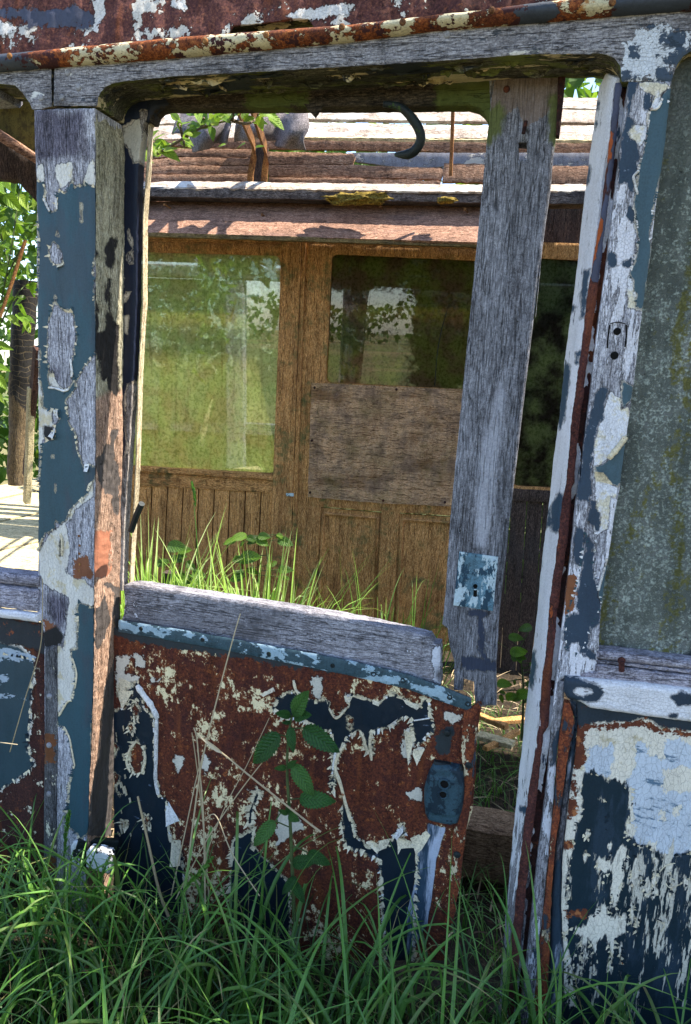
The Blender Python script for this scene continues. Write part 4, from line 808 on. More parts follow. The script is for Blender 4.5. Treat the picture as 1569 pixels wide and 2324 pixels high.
# --- strips and panel under the right window
gl = T('B4', 455, 60, 412, 400, 372, 900, 282, 1650, 217, 2250, 120, 3100); gr_ = T('B4', 520, 60, 505, 260, 462, 600, 420, 1100, 375, 1600, 335, 2000, 300, 2300, 235, 3100)
board('post_strip', np.concatenate([gl, gr_[::-1]]), .001, .05, M['grey_strip'], car, step=5, relief=.0015)
rl = T('B4', 512, 235, 468, 600, 426, 1100, 381, 1600, 341, 2000, 306, 2300, 240, 3100); rr = T('B4', 555, 240, 600, 400, 530, 760, 500, 1000, 445, 1400, 410, 1800, 395, 2300, 350, 3100)
board('rust_strip', np.concatenate([rl, rr[::-1]]), -.004, .02, M['rust_strip'], car, step=5, relief=.003, jag=1.8)
bl = T('B4', 560, 220, 604, 400, 534, 760, 504, 1000, 449, 1400, 414, 1800, 399, 2300, 355, 3100); br = T('B4', 625, 260, 625, 400, 600, 700, 556, 1000, 501, 1500, 490, 1900, 512, 2324, 505, 3100)
board('groove_strip', np.concatenate([bl, br[::-1]]), .012, .03, M['groove_strip'], car, step=5, relief=.002, ch=.005)
pn = T('B4', 610, 150, 700, 190, 1000, 240, 1549, 340, 1800, 390, 1800, 3100, 505, 3100, 515, 2324, 492, 1900, 503, 1500, 558, 1000, 602, 700, 628, 400)
navy = T('B4', 690, 820, 760, 815, 850, 850, 1000, 890, 1010, 930, 1070, 940, 1065, 1060, 1000, 1330, 1100, 1400, 1190, 1400, 1250, 1460, 1340, 1480, 1480, 1470, 1800, 1440, 1800, 3200, 480, 3200, 545, 1950, 560, 1850, 545, 1700, 565, 1560, 600, 1380, 605, 1230, 660, 1160, 670, 1100, 650, 950)
nis = [T('B4', 660, 1300, 700, 1260, 740, 1300, 710, 1345), T('B4', 950, 1390, 1040, 1370, 1050, 1450, 990, 1560, 980, 1700, 950, 1780, 935, 1930, 900, 1900, 905, 1750, 900, 1620, 840, 1640, 780, 1560, 790, 1520, 880, 1510, 900, 1460), T('B4', 1060, 1540, 1110, 1470, 1130, 1640, 1150, 1700, 1100, 1770, 1060, 1700), T('B4', 1190, 1660, 1230, 1720, 1200, 1810, 1150, 1740),
       T('B4', 500, 2040, 540, 2025, 565, 2100, 520, 2150), T('B4', 575, 2075, 640, 2050, 690, 2000, 740, 1960, 770, 1985, 800, 1930, 830, 1890, 870, 1900, 880, 1960, 930, 1940, 960, 1990, 1010, 1945, 1050, 1975, 1010, 2010, 1060, 2040, 1000, 2060, 1045, 2120, 980, 2110, 930, 2160, 920, 2290, 900, 2380, 880, 2240, 850, 2150, 800, 2190, 790, 2300, 765, 2420, 745, 2250, 720, 2160, 690, 2330, 670, 2450, 660, 2250, 640, 2140, 600, 2110), T('B4', 610, 2200, 640, 2190, 650, 2480, 620, 2560, 610, 2360), T('B4', 560, 2380, 590, 2370, 600, 2700, 560, 2700), T('B4', 960, 2180, 985, 2190, 980, 2420, 962, 2380), T('B4', 1050, 1900, 1075, 1830, 1085, 1980, 1060, 2040), T('B4', 1100, 1990, 1120, 1980, 1110, 2130, 1095, 2100), T('B4', 815, 1700, 850, 1700, 840, 1780, 815, 1760), T('B4', 690, 1430, 706, 1470, 690, 1500, 680, 1470), T('B4', 735, 1460, 760, 1450, 755, 1480), T('B4', 870, 1390, 905, 1400, 890, 1430), T('B4', 820, 1020, 838, 1030, 828, 1048), T('B4', 840, 1290, 868, 1130, 862, 1240, 846, 1290), T('B4', 880, 2340, 900, 2330, 900, 2420, 880, 2410),
       T('B4', 1250, 1480, 1300, 1500, 1260, 1700, 1290, 1780, 1240, 1820), T('B4', 1380, 1560, 1400, 1650, 1375, 1790), T('B4', 1500, 1640, 1549, 1700, 1549, 1740, 1470, 1700), T('B4', 1280, 2000, 1340, 2040, 1290, 2030), T('B4', 740, 2300, 780, 2420, 740, 2460), T('B4', 530, 2290, 600, 2320, 560, 2400)]
lb = T('B4', 690, 700, 720, 590, 900, 580, 930, 600, 1060, 650, 1100, 530, 1180, 560, 1300, 700, 1340, 520, 1450, 530, 1549, 600, 1800, 620, 1800, 1440, 1549, 1440, 1480, 1470, 1420, 1500, 1340, 1480, 1250, 1455, 1258, 1380, 1180, 1395, 1090, 1400, 1100, 1240, 1050, 1230, 1075, 1100, 1068, 930, 1000, 920, 1005, 840, 880, 830, 700, 800)
lis = [T('B4', 920, 590, 1000, 560, 1080, 640, 1070, 750, 1055, 820, 1000, 880, 890, 860, 910, 720), T('B4', 1300, 780, 1420, 745, 1549, 780, 1560, 960, 1420, 960, 1340, 990), T('B4', 1180, 560, 1280, 560, 1320, 680, 1180, 690), T('B4', 1290, 1110, 1360, 1090, 1360, 1210, 1270, 1210), T('B4', 1390, 1100, 1450, 1080, 1450, 1150, 1400, 1160), T('B4', 990, 1180, 1045, 1060, 1080, 1160, 1040, 1230, 990, 1330)]
board('side_panel', pn, .004, .012, [M['panel_right'], M['chip_navy'], M['chip_cream']], car, extra=chips([i[::-1] for i in nis]+[navy], pn, .40, (3, 8)), step=5, relief=.001, fields={
    'cream': lambda p: np.full(len(p), 20.), 'navy': F([navy], nis), 'lblue': F([lb], lis), 'streak': lambda p: np.minimum(F([T('B4', 720, 1520, 1000, 1520, 1100, 1420, 1800, 1440, 1800, 2700, 620, 2700, 700, 1900)])(p)*.5, 0) + np.clip((p[:, 0]-1400)*.04, -4, 8)*(p[:, 1] > 1940),
    'band': F([T('B4', 560, 100, 1900, 360, 1900, 560, 1549, 470, 1300, 425, 1200, 350, 1050, 385, 760, 390, 700, 420, 640, 470, 600, 560)]),
    'rust': F([T('B4', 600, 400, 650, 440, 760, 400, 1050, 400, 1180, 360, 1300, 430, 1560, 480, 1560, 520, 1250, 480, 1150, 440, 900, 440, 740, 440, 700, 470, 700, 560, 690, 700, 640, 760, 590, 780, 570, 700), T('B4', 590, 780, 620, 850, 620, 1100, 570, 1180, 545, 1180, 560, 980), T('B4', 500, 1350, 580, 1360, 560, 1420, 500, 1430), T('B4', 480, 1910, 700, 1945, 695, 1990, 520, 1965)])})
g = Geo(); pp = YP(.004)
for pts in (('B4', 1270, 1640, 1340, 1560, 1420, 1540), ('B4', 1340, 1700, 1380, 1740, 1480, 1700), ('B4', 1260, 2000, 1330, 2040, 1300, 2100)): roll(g, T(*pts), pp, .0012, .0005, 0)
g.each('paint_flake', [M['cream']], car, smooth=True)
# --- right window: sill, board over the opening
board('window_board', T('B1', 1250, 0, 1900, 0, 'D', 1660, 1560, 'B3', 690, 1760, 'B3', 690, 1300, 790, 850, 900, 0, 'B2', 860, 2200, 1060, 500, 'B1', 1140, 2200, 1340, 600), .036, .008, M['lichen'], car, step=10, relief=.002, ch=0, fields={
    'lichen': lambda p: np.clip((p[:, 1]-480)/5, -60, 60), 'low': lambda p: p[:, 1] - (1462+(p[:, 0]-1365)*.16+18*np.sin((p[:, 0]-1380)/45)*(p[:, 0] > 1440))})
board('window_sill', [T('B3', 700, 1655, 860, 1665, 1549, 1752, 1800, 1785, 1800, 1850, 1549, 1818, 705, 1728), T('B3', 700, 1738, 1549, 1832, 1800, 1860, 1800, 1890, 1549, 1862, 700, 1760), T('B3', 695, 1772, 1549, 1880, 1800, 1910, 1800, 2040, 1549, 1995, 1000, 1945, 560, 1905, 555, 1850, 690, 1840)], -.004, .045, M['sill'], car, step=6, relief=.0015, ch=.004, jag=1.2)
ws = T('B3', 415, 1895, 560, 1905, 1000, 1940, 1549, 2005, 1800, 2040, 1800, 2330, 1549, 2295, 1100, 2235, 640, 2165, 560, 2120, 440, 2085, 410, 2030)
board('sill_moulding', ws, -.016, .03, M['sill_white'], car, step=6, ch=.008, chw=9, bulge=lambda p: .012*np.clip((p[:, 1]-(1577+(p[:, 0]-1280)*.165))/34, 0, 1)**2, fields={
    'white': lambda p: np.full(len(p), 14.), 'navy': F([T('B3', 400, 1880, 560, 1915, 720, 1960, 765, 2030, 720, 2095, 640, 2110, 560, 2090, 520, 2110, 400, 2080), T('B3', 1370, 2060, 1450, 2020, 1560, 2040, 1560, 2120, 1430, 2150), T('B3', 1360, 2215, 1430, 2220, 1420, 2255, 1350, 2240)], [T('B3', 470, 2010, 560, 1965, 650, 1990, 690, 2030, 600, 2070, 540, 2060)])})
g = Geo(); dome(g, at(*T('B3', 925, 1740)[0], -.006), .008, .006); tube(g, [at(*T('B3', 925, 1740)[0], -.012), at(*T('B3', 925, 1830)[0], -.008)], .006, 7)
g.build('bolt', M['rust_flange'], car)

# the same side running on to the left of the frame (mirrored in the far glass)
g = Geo(); bar(g, (-3.6, .060, 2.095), (-.90, .060, 2.095), .11, .10); g.build('header_beam', M['header'], car)
g = Geo(); bar(g, (-1.66, .055, -.1), (-1.66, .055, 2.04), .11, .16, up=(1, 0, 0)); g.build('door_post', M['post_left'], car)
g = Geo(); bar(g, (-3.6, .024, .832), (-.97, .024, .832), .06, .10); g.build('window_sill', M['sill'], car)
g = Geo(); bar(g, (-3.6, .019, .355), (-.95, .019, .355), .012, .88); g.build('side_panel', M['panel_left'], car)
g = Geo(); bar(g, (-3.6, .05, 1.46), (-1.75, .05, 1.46), .02, 1.16); g.build('window_board', M['lichen'], car)
g = Geo(); bar(g, (-3.6, .02, 2.45), (-.93, .02, 2.45), .01, .56); g.build('roof_sheet', M['roof'], car)

# and to the right of the frame
g = Geo(); bar(g, (.70, .062, 2.095), (3.6, .062, 2.095), .11, .10); g.build('header_beam', M['header'], car)
g = Geo(); bar(g, (.70, .032, .36), (3.6, .032, .36), .012, .95); g.build('side_panel', M['panel_right'], car)
g = Geo(); bar(g, (.70, .062, 1.45), (3.6, .062, 1.45), .02, 1.25); g.build('window_board', M['lichen'], car)
g = Geo(); bar(g, (.70, .02, 2.45), (3.6, .02, 2.45), .01, .56); g.build('roof_sheet', M['roof'], car)

# ================================================================== the collapsed door leaf (a part of the carriage, its pieces sub-parts)
door = thing('door', None, None, (-.15, .12, -.05), parent=car); door['label'] = 'broken door with an empty window and a rusty lower panel'
YD = .112
sl_ = np.concatenate([T('A1', 1150, 285, 1490, 285, 1485, 450, 1420, 560, 1380, 900, 1360, 1400, 1350, 2324, 'A2', 1318, 800, 1300, 1200, 1265, 1800, 'A3', 1232, 100, 1215, 690, 1215, 720, 1130, 720), T('A1', 1130, 2200)])
board('stile', sl_, YD, .028, M['stile_left'], door, step=5, relief=.0008, ch=.0015, jag=1.2, fields={
    'navy': F([T('A1', 1100, 200, 1560, 200, 1560, 420, 1400, 400, 1300, 520, 1215, 570, 1205, 730, 1280, 810, 1330, 945, 1480, 920, 1480, 1450, 1460, 1700, 1450, 2324, 'A2', 1450, 790, 1320, 860, 1262, 910, 1245, 1000, 1240, 1100, 1250, 1400, 1255, 1560, 1210, 1700, 1100, 1700),
                T('A2', 1330, 1000, 1360, 1000, 1355, 1250, 1335, 1250)], [T('A1', 1265, 1600, 1285, 1590, 1330, 1700, 1320, 1780, 1280, 1700), T('A1', 1270, 1830, 1330, 1780, 1330, 1940, 1290, 1950, 1255, 1880), T('A1', 1215, 2020, 1240, 2080, 1230, 2200, 1205, 2180), T('A1', 1250, 2210, 1310, 2210, 1270, 2300), T('A2', 1230, 210, 1285, 200, 1290, 330, 1270, 410, 1230, 370), T('A2', 1205, 0, 1300, 0, 1240, 100)]),
    'pale': F([T('A1', 1215, 570, 1380, 430, 1420, 700, 1390, 930, 1330, 945, 1280, 810, 1215, 720)])})
g = Geo(); bp = T('A1', 1535, 500, 1500, 560, 1487, 900, 1445, 1500, 1442, 2324, 'A2', 1400, 800, 1375, 1700, 'A3', 1345, 0, 1310, 650)
bq = T('A1', 1528, 485, 1493, 560, 1480, 900, 1437, 1500, 1434, 2324, 'A2', 1392, 800, 1366, 1700, 'A3', 1337, 0, 1302, 660)
sheet(g, np.concatenate([bp-[4, 0], bq[::-1]-[4, 0]]), YP(.124), .022, step=5, ch=.001, jag=.4)
M['bead'] = paint('pale_glazing_bead', gw('z', cols=((.30, .22, .13), (.52, .43, .28), (.66, .57, .40)), mamt=.3), [])
g.build('glazing_bead', M['bead'], door)
tr_ = T('D', 250, 196, 1128, 170, 1124, 272, 1107, 275, 1104, 264, 1097, 254, 1085, 244, 1064, 238, 784, 241, 500, 243, 372, 243, 358, 247, 347, 257, 341, 275, 250, 275)
board('top_rail', tr_, YD, .04, M['top_rail'], door, step=5, relief=.003, ch=.004, jag=1.3, fields={'green': F([T('D', 560, 215, 700, 205, 700, 245, 560, 245), T('D', 990, 180, 1128, 170, 1128, 275, 1060, 275, 990, 245)]), 'navy': F([T('D', 240, 190, 330, 195, 390, 235, 350, 250, 335, 280, 240, 280)])})
rt = T('B1', -465, 480, 285, 480, 250, 800, 205, 1080, 180, 1250, 150, 1600, 80, 2100, 55, 2324, 'B2', 0, 650, 'D', 1227, 588, 1157, 1177, 1132, 1402, 1125, 1527, 1126, 1602, 1078, 1603, 1076, 1548, 1050, 1540, 1050, 1568, 1030, 1567, 1031, 1500, 1020, 1467, 1016, 1427, 1004, 1417, 1010, 1360, 1022, 1177, 1079, 588, 1109, 280, 1113, 240)
slot = T('D', 1177, 322, 1196, 322, 1196, 361, 1177, 361)
board('stile', rt, .108, .042, M['door_frame'], door, step=5, relief=.0012, ch=.003, jag=.8, holes=[slot], fields={
    'brown': F([T('D', 1115, 170, 1285, 170, 1275, 215, 1262, 245, 1230, 255, 1195, 275, 1170, 250, 1130, 265, 1110, 240)]), 'green': F([T('D', 1085, 240, 1140, 245, 1140, 300, 1100, 330, 1085, 420), T('D', 1245, 220, 1285, 200, 1265, 330, 1245, 320)]),
    'rub': F([T('D', 1146, 826, 1150, 840, 1140, 930, 1118, 1180, 1100, 1240, 1080, 1240, 1085, 1120, 1105, 960, 1128, 870), T('D', 1097, 670, 1104, 672, 1106, 705, 1097, 705)]),
    'blue': F([T('D', 1257, 345, 1270, 350, 1262, 370), T('D', 1048, 1490, 1135, 1500, 1135, 1525, 1048, 1515), T('D', 1085, 1400, 1105, 1450, 1100, 1500, 1086, 1480), T('D', 1060, 1383, 1110, 1390, 1100, 1400, 1060, 1395)])})
g = Geo(); tube(g, [at(1194, 275, .10), at(1188, 303, .098)], .004, 7); dome(g, at(1150, 202, .107), .007, .003)
for q in ((1101, 922), (1109, 924), (1087, 1432), (1160, 700)): dome(g, at(*q, .1095), .0025, .001)
g.each('fixing', M['rust_channel'], door)
board('edge_strip', T('B1', 225, 500, 300, 500, 262, 880, 238, 1085, 205, 1085, 215, 800), .098, .025, M['rust_channel'], door, step=5, relief=.002)
kh = [(1079 + 5.2*math.cos(a), 1331 + 5.2*math.sin(a)) for a in np.linspace(math.pi*.75, math.pi*2.25, 9)] + [(1083.5, 1354), (1079.5, 1356), (1074, 1354)]
board('lock_plate', T('D', 1043, 1252, 1131, 1264, 1119, 1387, 1029, 1374), .1035, .004, M['lock'], door, step=4, ch=.001, chw=4, holes=[np.array(kh)], jag=.5)
g = Geo()
for q in ((1052, 1263), (1122, 1273), (1110, 1376), (1039, 1366), (1060, 1313), (1104, 1320)): dome(g, at(*q, .1025), .004, .002)
ring(g, at(1079, 1331, .1028), .0075, .0016); g.each('screw', M['lock'], door)
board('keyhole_shade', np.array(kh)+[[0, 0]], .1068, .001, M['black'], door, step=3, ch=0, jag=0)
brl = T('D', 279, 1330, 300, 1327, 500, 1357, 784, 1403, 900, 1428, 975, 1446, 984, 1462, 999, 1464, 1000, 1558, 965, 1549, 784, 1508, 560, 1470, 272, 1425, 281, 1380)
board('bottom_rail', brl, .090, .045, M['bottom_rail'], door, step=6, relief=.002, ch=.004, jag=1.3, fields={'white': F([T('A3', 1235, 730, 1255, 800, 1240, 960, 1225, 960, 1245, 850), T('A3', 1330, 830, 1360, 870, 1345, 900), T('A3', 1350, 940, 1375, 1000, 1355, 980), T('D', 984, 1470, 1000, 1470, 1000, 1555, 985, 1550), T('D', 918, 1470, 925, 1480, 935, 1486, 930, 1478)])})
mst = T('D', 269, 1408, 400, 1428, 784, 1498, 924, 1531, 1000, 1558, 1069, 1585, 1071, 1617, 1000, 1592, 919, 1563, 784, 1532, 500, 1474, 268, 1434)
board('metal_strip', mst, .074, .006, M['blue_metal'], door, step=5, ch=.002, chw=5, jag=.7)
g = Geo()
for x, y in ((320, 1427), (460, 1452), (610, 1484), (755, 1511)): ring(g, at(x, y, .0735), .0045, .0014); dome(g, at(x, y, .0745), .0042, .0012)
for x, y in ((848, 1530), (915, 1545), (1021, 1583), (1062, 1598)): ring(g, at(x, y, .0735), .005, .0014)
g.each('screw', M['rubber'], door)
dp = T('D', 258, 1425, 268, 1432, 784, 1525, 919, 1556, 1000, 1585, 1060, 1610, 1092, 1592, 1094, 1600, 1084, 1652, 1079, 1765, 1072, 1840, 1057, 1890, 1044, 2015, 1020, 2110, 1010, 2180, 258, 2180)
N1 = T('A5', 30, 800, 100, 770, 150, 700, 165, 640, 170, 560, 210, 560, 240, 640, 250, 760, 340, 850, 345, 1300, 380, 1480, 440, 1530, 450, 1700, 475, 1850, 560, 1950, 590, 2200, 560, 3000, -200, 3000, -200, 900)
N1i = [T('A5', 200, 1020, 270, 1110, 262, 1200, 250, 1290, 200, 1310, 150, 1290, 140, 1100), T('A5', 155, 740, 205, 705, 235, 790, 190, 890, 175, 830), T('A5', 125, 930, 155, 885, 185, 930, 150, 975), T('A5', 60, 1680, 140, 1690, 140, 1740, 60, 1740), T('A5', 250, 1630, 310, 1650, 300, 1780, 265, 1740), T('A5', 0, 1300, 60, 1290, 60, 1400, 0, 1420), T('A5', 20, 1440, 80, 1470, 50, 1500), T('A5', -10, 1050, 60, 1080, 20, 1180, -10, 1160)]
N2 = T('A6', -160, 560, -120, 480, -60, 440, 0, 430, 60, 470, 100, 480, 180, 510, 260, 480, 285, 560, 350, 645, 450, 545, 455, 470, 480, 455, 640, 500, 700, 520, 740, 480, 790, 450, 880, 475, 960, 520, 1040, 550, 1060, 480, 1100, 500, 1110, 640, 1140, 720, 1050, 820, 990, 860, 970, 730, 960, 650, 900, 625, 850, 660, 760, 720, 630, 750, 632, 940, 595, 900, 570, 790, 535, 735, 440, 790, 385, 890, 345, 980, 325, 1240, 305, 1240, 320, 1060, 322, 820, 300, 740, 230, 740, 60, 640, -60, 640)
N3 = T('A6', 405, 1330, 425, 1360, 470, 1450, 500, 1600, 600, 1690, 700, 1700, 780, 1680, 880, 1500, 905, 1580, 860, 1620, 930, 1650, 1000, 1720, 1000, 1900, 960, 2700, 760, 2700, 720, 2000, 710, 1800, 560, 1720, 430, 1690, 400, 1500)
N4 = T('A5', 1180, 1420, 1205, 1480, 1150, 1600, 1145, 1720, 1110, 1700, 1110, 1600)
N5 = T('A5', 1160, 1750, 1130, 1900, 1250, 2000, 1440, 2200, 1450, 3000, 980, 3000, 960, 2200, 980, 1950, 1000, 1830, 1080, 1800)
board('lower_panel', dp, .082, .006, [M['panel_door'], M['chip_cream'], M['chip_navy'], M['chip_white']], door, extra=lambda g, pl: (chips([N1, N2, N3, N4, N5]+N1i[:5], dp, .62, (4, 12), (1, 1), .8, 5)(g, pl), chips([N2, N1, N3], dp, .3, (4, 9), (2, 3), .7, 8)(g, pl)), step=5, ch=.0015, relief=.0025, jag=1.0, fields={
    'navy': F([N1, N2, N3, N4, N5], N1i + [T('A6', 435, 600, 490, 650, 470, 740, 432, 700)]),
    'speck': lambda p: np.where(inside(T('A6', 400, 1000, 900, 950, 1050, 1500, 600, 1600, 420, 1300), p), -4., 0.) + np.where(inside(T('A5', 560, 330, 1350, 380, 1200, 560, 700, 560), p), -3.5, 0.) + np.where(inside(T('A5', 400, 380, 760, 560, 750, 900, 420, 760), p), 3.5, 0.) + np.where(inside(T('A5', 400, 1900, 1000, 1700, 1000, 2400, 500, 2400), p), 2., 0.),
    'wht': F([T('A6', 150, 300, 230, 310, 215, 420, 240, 500, 190, 500, 150, 430), T('A6', 1240, 590, 1380, 610, 1380, 640, 1300, 690, 1240, 640), T('A6', 900, 740, 950, 720, 985, 770, 960, 990, 930, 1010, 880, 930), T('A6', 990, 870, 1070, 880, 1010, 1010, 975, 940), T('A6', 900, 1240, 1040, 1210, 1040, 1330, 930, 1290), T('A5', 175, 330, 260, 340, 265, 430, 180, 440), T('A5', 40, 350, 160, 340, 110, 490, 220, 520, 100, 760, 30, 560), T('A5', 310, 540, 390, 535, 385, 565, 315, 560), T('A5', 500, 1150, 580, 1160, 570, 1250, 530, 1310, 510, 1230), T('A5', 750, 1150, 800, 1220, 760, 1310, 735, 1250), T('A6', 1420, 640, 1480, 660, 1470, 700), T('A5', 1090, 1430, 1150, 1440, 1130, 1480), T('A5', 1360, 1600, 1500, 1660, 1549, 1750, 1440, 1830, 1330, 1900), T('A6', 420, 450, 480, 460, 440, 500)]),
    'top': F([T('D', 255, 1420, 400, 1446, 784, 1518, 784, 1530, 690, 1520, 600, 1503, 520, 1489, 440, 1478, 380, 1470, 352, 1462, 255, 1440), T('A6', 1150, 800, 1290, 700, 1310, 760, 1270, 920, 1180, 920)]),
    'wood': F([T('A6', 1090, 1500, 1150, 1510, 1230, 1540, 1190, 1700, 1160, 1800, 1140, 1980, 1090, 2324, 920, 2600, 930, 2200, 1000, 1900, 1010, 1720, 1090, 1620)])})
g = Geo(); dpl = YP(.082)
roll(g, T('A5', 205, 580, 260, 660, 320, 740, 372, 850), dpl, .009, .003, 1, turns=.5, k=12); roll(g, T('A5', 365, 850, 360, 1000, 358, 1200, 355, 1350, 378, 1470), dpl, .006, .002, 1, turns=.5)
roll(g, T('A6', 425, 850, 370, 920, 340, 1040, 385, 1180, 430, 1350, 465, 1470), dpl, .005, .003, 0, turns=.75); roll(g, T('A6', 345, 900, 330, 1000, 322, 1060), dpl, .004, .002, 1)
flake(g, T('A6', 590, 1650, 640, 1630, 720, 1690, 690, 1720), dpl, .014, T('A6', 590, 1630, 720, 1690)); flake(g, T('A6', 690, 1640, 790, 1620, 760, 1680, 700, 1700), dpl, .012, T('A6', 690, 1630, 790, 1610))
flake(g, T('A6', 835, 1610, 950, 1640, 990, 1690, 880, 1690, 860, 1720), dpl, .016, T('A6', 835, 1605, 970, 1640)); flake(g, T('A6', 950, 1620, 1080, 1560, 1115, 1590, 1050, 1690, 1000, 1730), dpl, .014, T('A6', 950, 1610, 1100, 1540))
flake(g, T('A6', 800, 1610, 890, 1510, 900, 1540, 850, 1610), dpl, .014, T('A6', 800, 1610, 880, 1500), 1); flake(g, T('A6', 640, 490, 715, 500, 700, 530, 650, 515), dpl, .01, T('A6', 640, 480, 715, 495)); flake(g, T('A6', 880, 480, 1040, 540, 1010, 555, 920, 520), dpl, .012, T('A6', 880, 475, 1050, 530))
flake(g, T('A6', 410, 460, 485, 455, 460, 510, 425, 500), dpl, .008, T('A6', 410, 455, 485, 450)); flake(g, T('A6', 770, 690, 850, 640, 830, 690, 780, 730), dpl, .012, T('A6', 770, 725, 860, 650), 1)
flake(g, T('A6', 990, 860, 1075, 880, 1010, 1010, 970, 930), dpl, .012, T('A6', 970, 870, 1080, 870)); flake(g, T('A6', 900, 740, 985, 770, 940, 1010, 920, 900), dpl, .010, T('A6', 900, 740, 985, 760), 0)
flake(g, T('A5', 30, 500, 150, 560, 160, 650, 100, 770, 40, 620), dpl, .012, T('A5', 30, 500, 150, 550)); flake(g, T('A5', 460, 1530, 550, 1690, 460, 1710, 445, 1600), dpl, .016, T('A5', 470, 1520, 550, 1700), 1)
flake(g, T('A5', 480, 1840, 560, 1850, 570, 2030, 490, 2040), dpl, .016, T('A5', 480, 1840, 560, 1850), 0); flake(g, T('A5', 1190, 660, 1310, 600, 1340, 620, 1240, 670), dpl, .010, T('A5', 1190, 660, 1310, 595)); roll(g, T('A5', 1480, 540, 1500, 620, 1540, 660), dpl, .004, .003, 0)
roll(g, T('A6', 540, 740, 570, 800, 590, 900), dpl, .004, .002, 0); roll(g, T('A6', 630, 760, 622, 850, 635, 980), dpl, .004, .002, 0); roll(g, T('A6', 290, 560, 350, 640, 440, 550), dpl, .003, .002, 0)

roll(g, T('A5', 205, 1030, 150, 1100, 120, 1200, 150, 1290), dpl, .004, .002, 0); roll(g, T('A5', 265, 1110, 270, 1200, 245, 1300), dpl, .004, .002, 0); roll(g, T('A6', 980, 660, 1110, 640), dpl, .002, .001, 1)
for i in range(26):
    x, y = random.uniform(262, 300), random.uniform(1560, 1900); r = random.uniform(3, 8)
    flake(g, [(x, y), (x+r, y-r*.6), (x+r*1.6, y+r), (x+r*.4, y+r*2)], dpl, random.uniform(.004, .012), ((x, y), (x+1, y+6)))
g.each('paint_flake', [M['cream'], M['whiteflake']], door, smooth=True)
flg = T('A6', 1385, 590, 1460, 560, 1500, 520, 1525, 560, 1490, 800, 1470, 1080, 1440, 1350, 1400, 1600, 1350, 2000, 1300, 2324, 1230, 2324, 1280, 1900, 1290, 1600, 1370, 1300, 1385, 1050, 1360, 950)
board('edge_flange', flg, .070, .016, M['rust_strip'], door, step=5, ch=.004, relief=.003, jag=1.6)
g = Geo()
for c in (('A6', 1425, 1025), ('A6', 1330, 1755), ('A6', 1250, 765)): dome(g, at(*T(*c)[0], .069), .009, .004)
g.each('screw', M['rubber'], door)
hp = T('A6', 1135, 1030, 1230, 1035, 1345, 1050, 1375, 1100, 1392, 1200, 1388, 1300, 1365, 1420, 1330, 1520, 1270, 1535, 1150, 1510, 1090, 1490, 1068, 1440, 1055, 1330, 1060, 1220, 1090, 1110)
board('handle_plate', hp, .058, .024, M['handle'], door, step=4, ch=.012, chw=9, jag=.4, bulge=lambda p: .004*np.exp(-((p[:, 1]-1850)/14)**2)*0 + .003*(sdf(T('A6', 1110, 1130, 1330, 1130, 1345, 1300, 1310, 1440, 1120, 1420, 1100, 1280), p) > 0))
board('handle_lug', T('A6', 1140, 1000, 1370, 1045, 1380, 1110, 1135, 1060), .066, .016, M['rubber'], door, step=4, ch=.004)
g = Geo(); c1 = at(*T('A6', 1228, 1180)[0], .053); c2 = at(*T('A6', 1217, 1265)[0], .0535)
ring(g, c1, .0125, .0026); ring(g, c2, .0105, .0022); dome(g, c1+[0, .004, 0], .010, .001); dome(g, c2+[0, .004, 0], .010, .001); dome(g, at(*T('A6', 1207, 1380)[0], .055), .0035, .001, slot=False)
ring(g, at(*T('A6', 1207, 1380)[0], .0545), .0042, .0012)
g.build('handle_socket', [M['handle']], door, smooth=True)
g = Geo(); dome(g, c1+[0, .0005, 0], .0095, .0006); dome(g, c2+[0, .0005, 0], .008, .0006); g.each('socket_hole_shade', M['black'], door)

# ================================================================== the far side of the carriage, seen through the doorway
FW = Plane((-.3, 2.2, 0), (-.10, 1, 0))
def fo(d): return FW.off(d)
def rr_(x0, y0, x1, y1, x2, y2, x3, y3, r=14):
    """a window outline with rounded corners from its four corners"""
    c = [np.array(p, float) for p in ((x0, y0), (x1, y1), (x2, y2), (x3, y3))]; out = []
    for i in range(4):
        a, b, d = c[i-1], c[i], c[(i+1) % 4]; u = (a-b)/np.linalg.norm(a-b); v = (d-b)/np.linalg.norm(d-b)
        for t in np.linspace(0, 1, 5): out.append(b+u*r*(1-t)**2+v*r*t**2)
    return np.array(out)
lw = rr_(250, 570, 637, 580, 626, 1076, 246, 1056, 16)
board('window_frame', T('D', 215, 545, 650, 556, 640, 1098, 215, 1070), fo(.0), .05, M['brown_v'], car, step=9, holes=[lw], relief=.001, ch=.004)
edge = lambda poly: (lambda p: np.clip(np.abs(np.minimum(sdf(poly, p), 60)), 0, 60)*1.0)
def pane(name, poly, pl, mat, tilt=0.0, refl_cut=None):
    cen = poly.mean(0); p2 = Plane(pl.at(cen)[0], pl.n + np.array([0, 0, tilt])); g = Geo(); big = cen+(poly-cen)*1.03
    sheet(g, big, p2, .004, step=14, ch=0, jag=0, fields={'edge': lambda p: np.clip(sdf(poly, p), -60, 60), 'refl_cut': refl_cut or (lambda p: np.full(len(p), -60.))}); return g.build(name, mat, car)
pane('window_pane', lw, fo(-.028), M['glass_green'], .034)
board('window_sill', T('D', 215, 1052, 629, 1079, 629, 1090, 215, 1063), fo(.022), .05, M['brown_h'], car, step=8, ch=.005)
board('dado_rail', T('D', 215, 1065, 624, 1092, 622, 1119, 215, 1097), fo(.006), .03, M['brown_h'], car, step=8, ch=.003)
mb = []
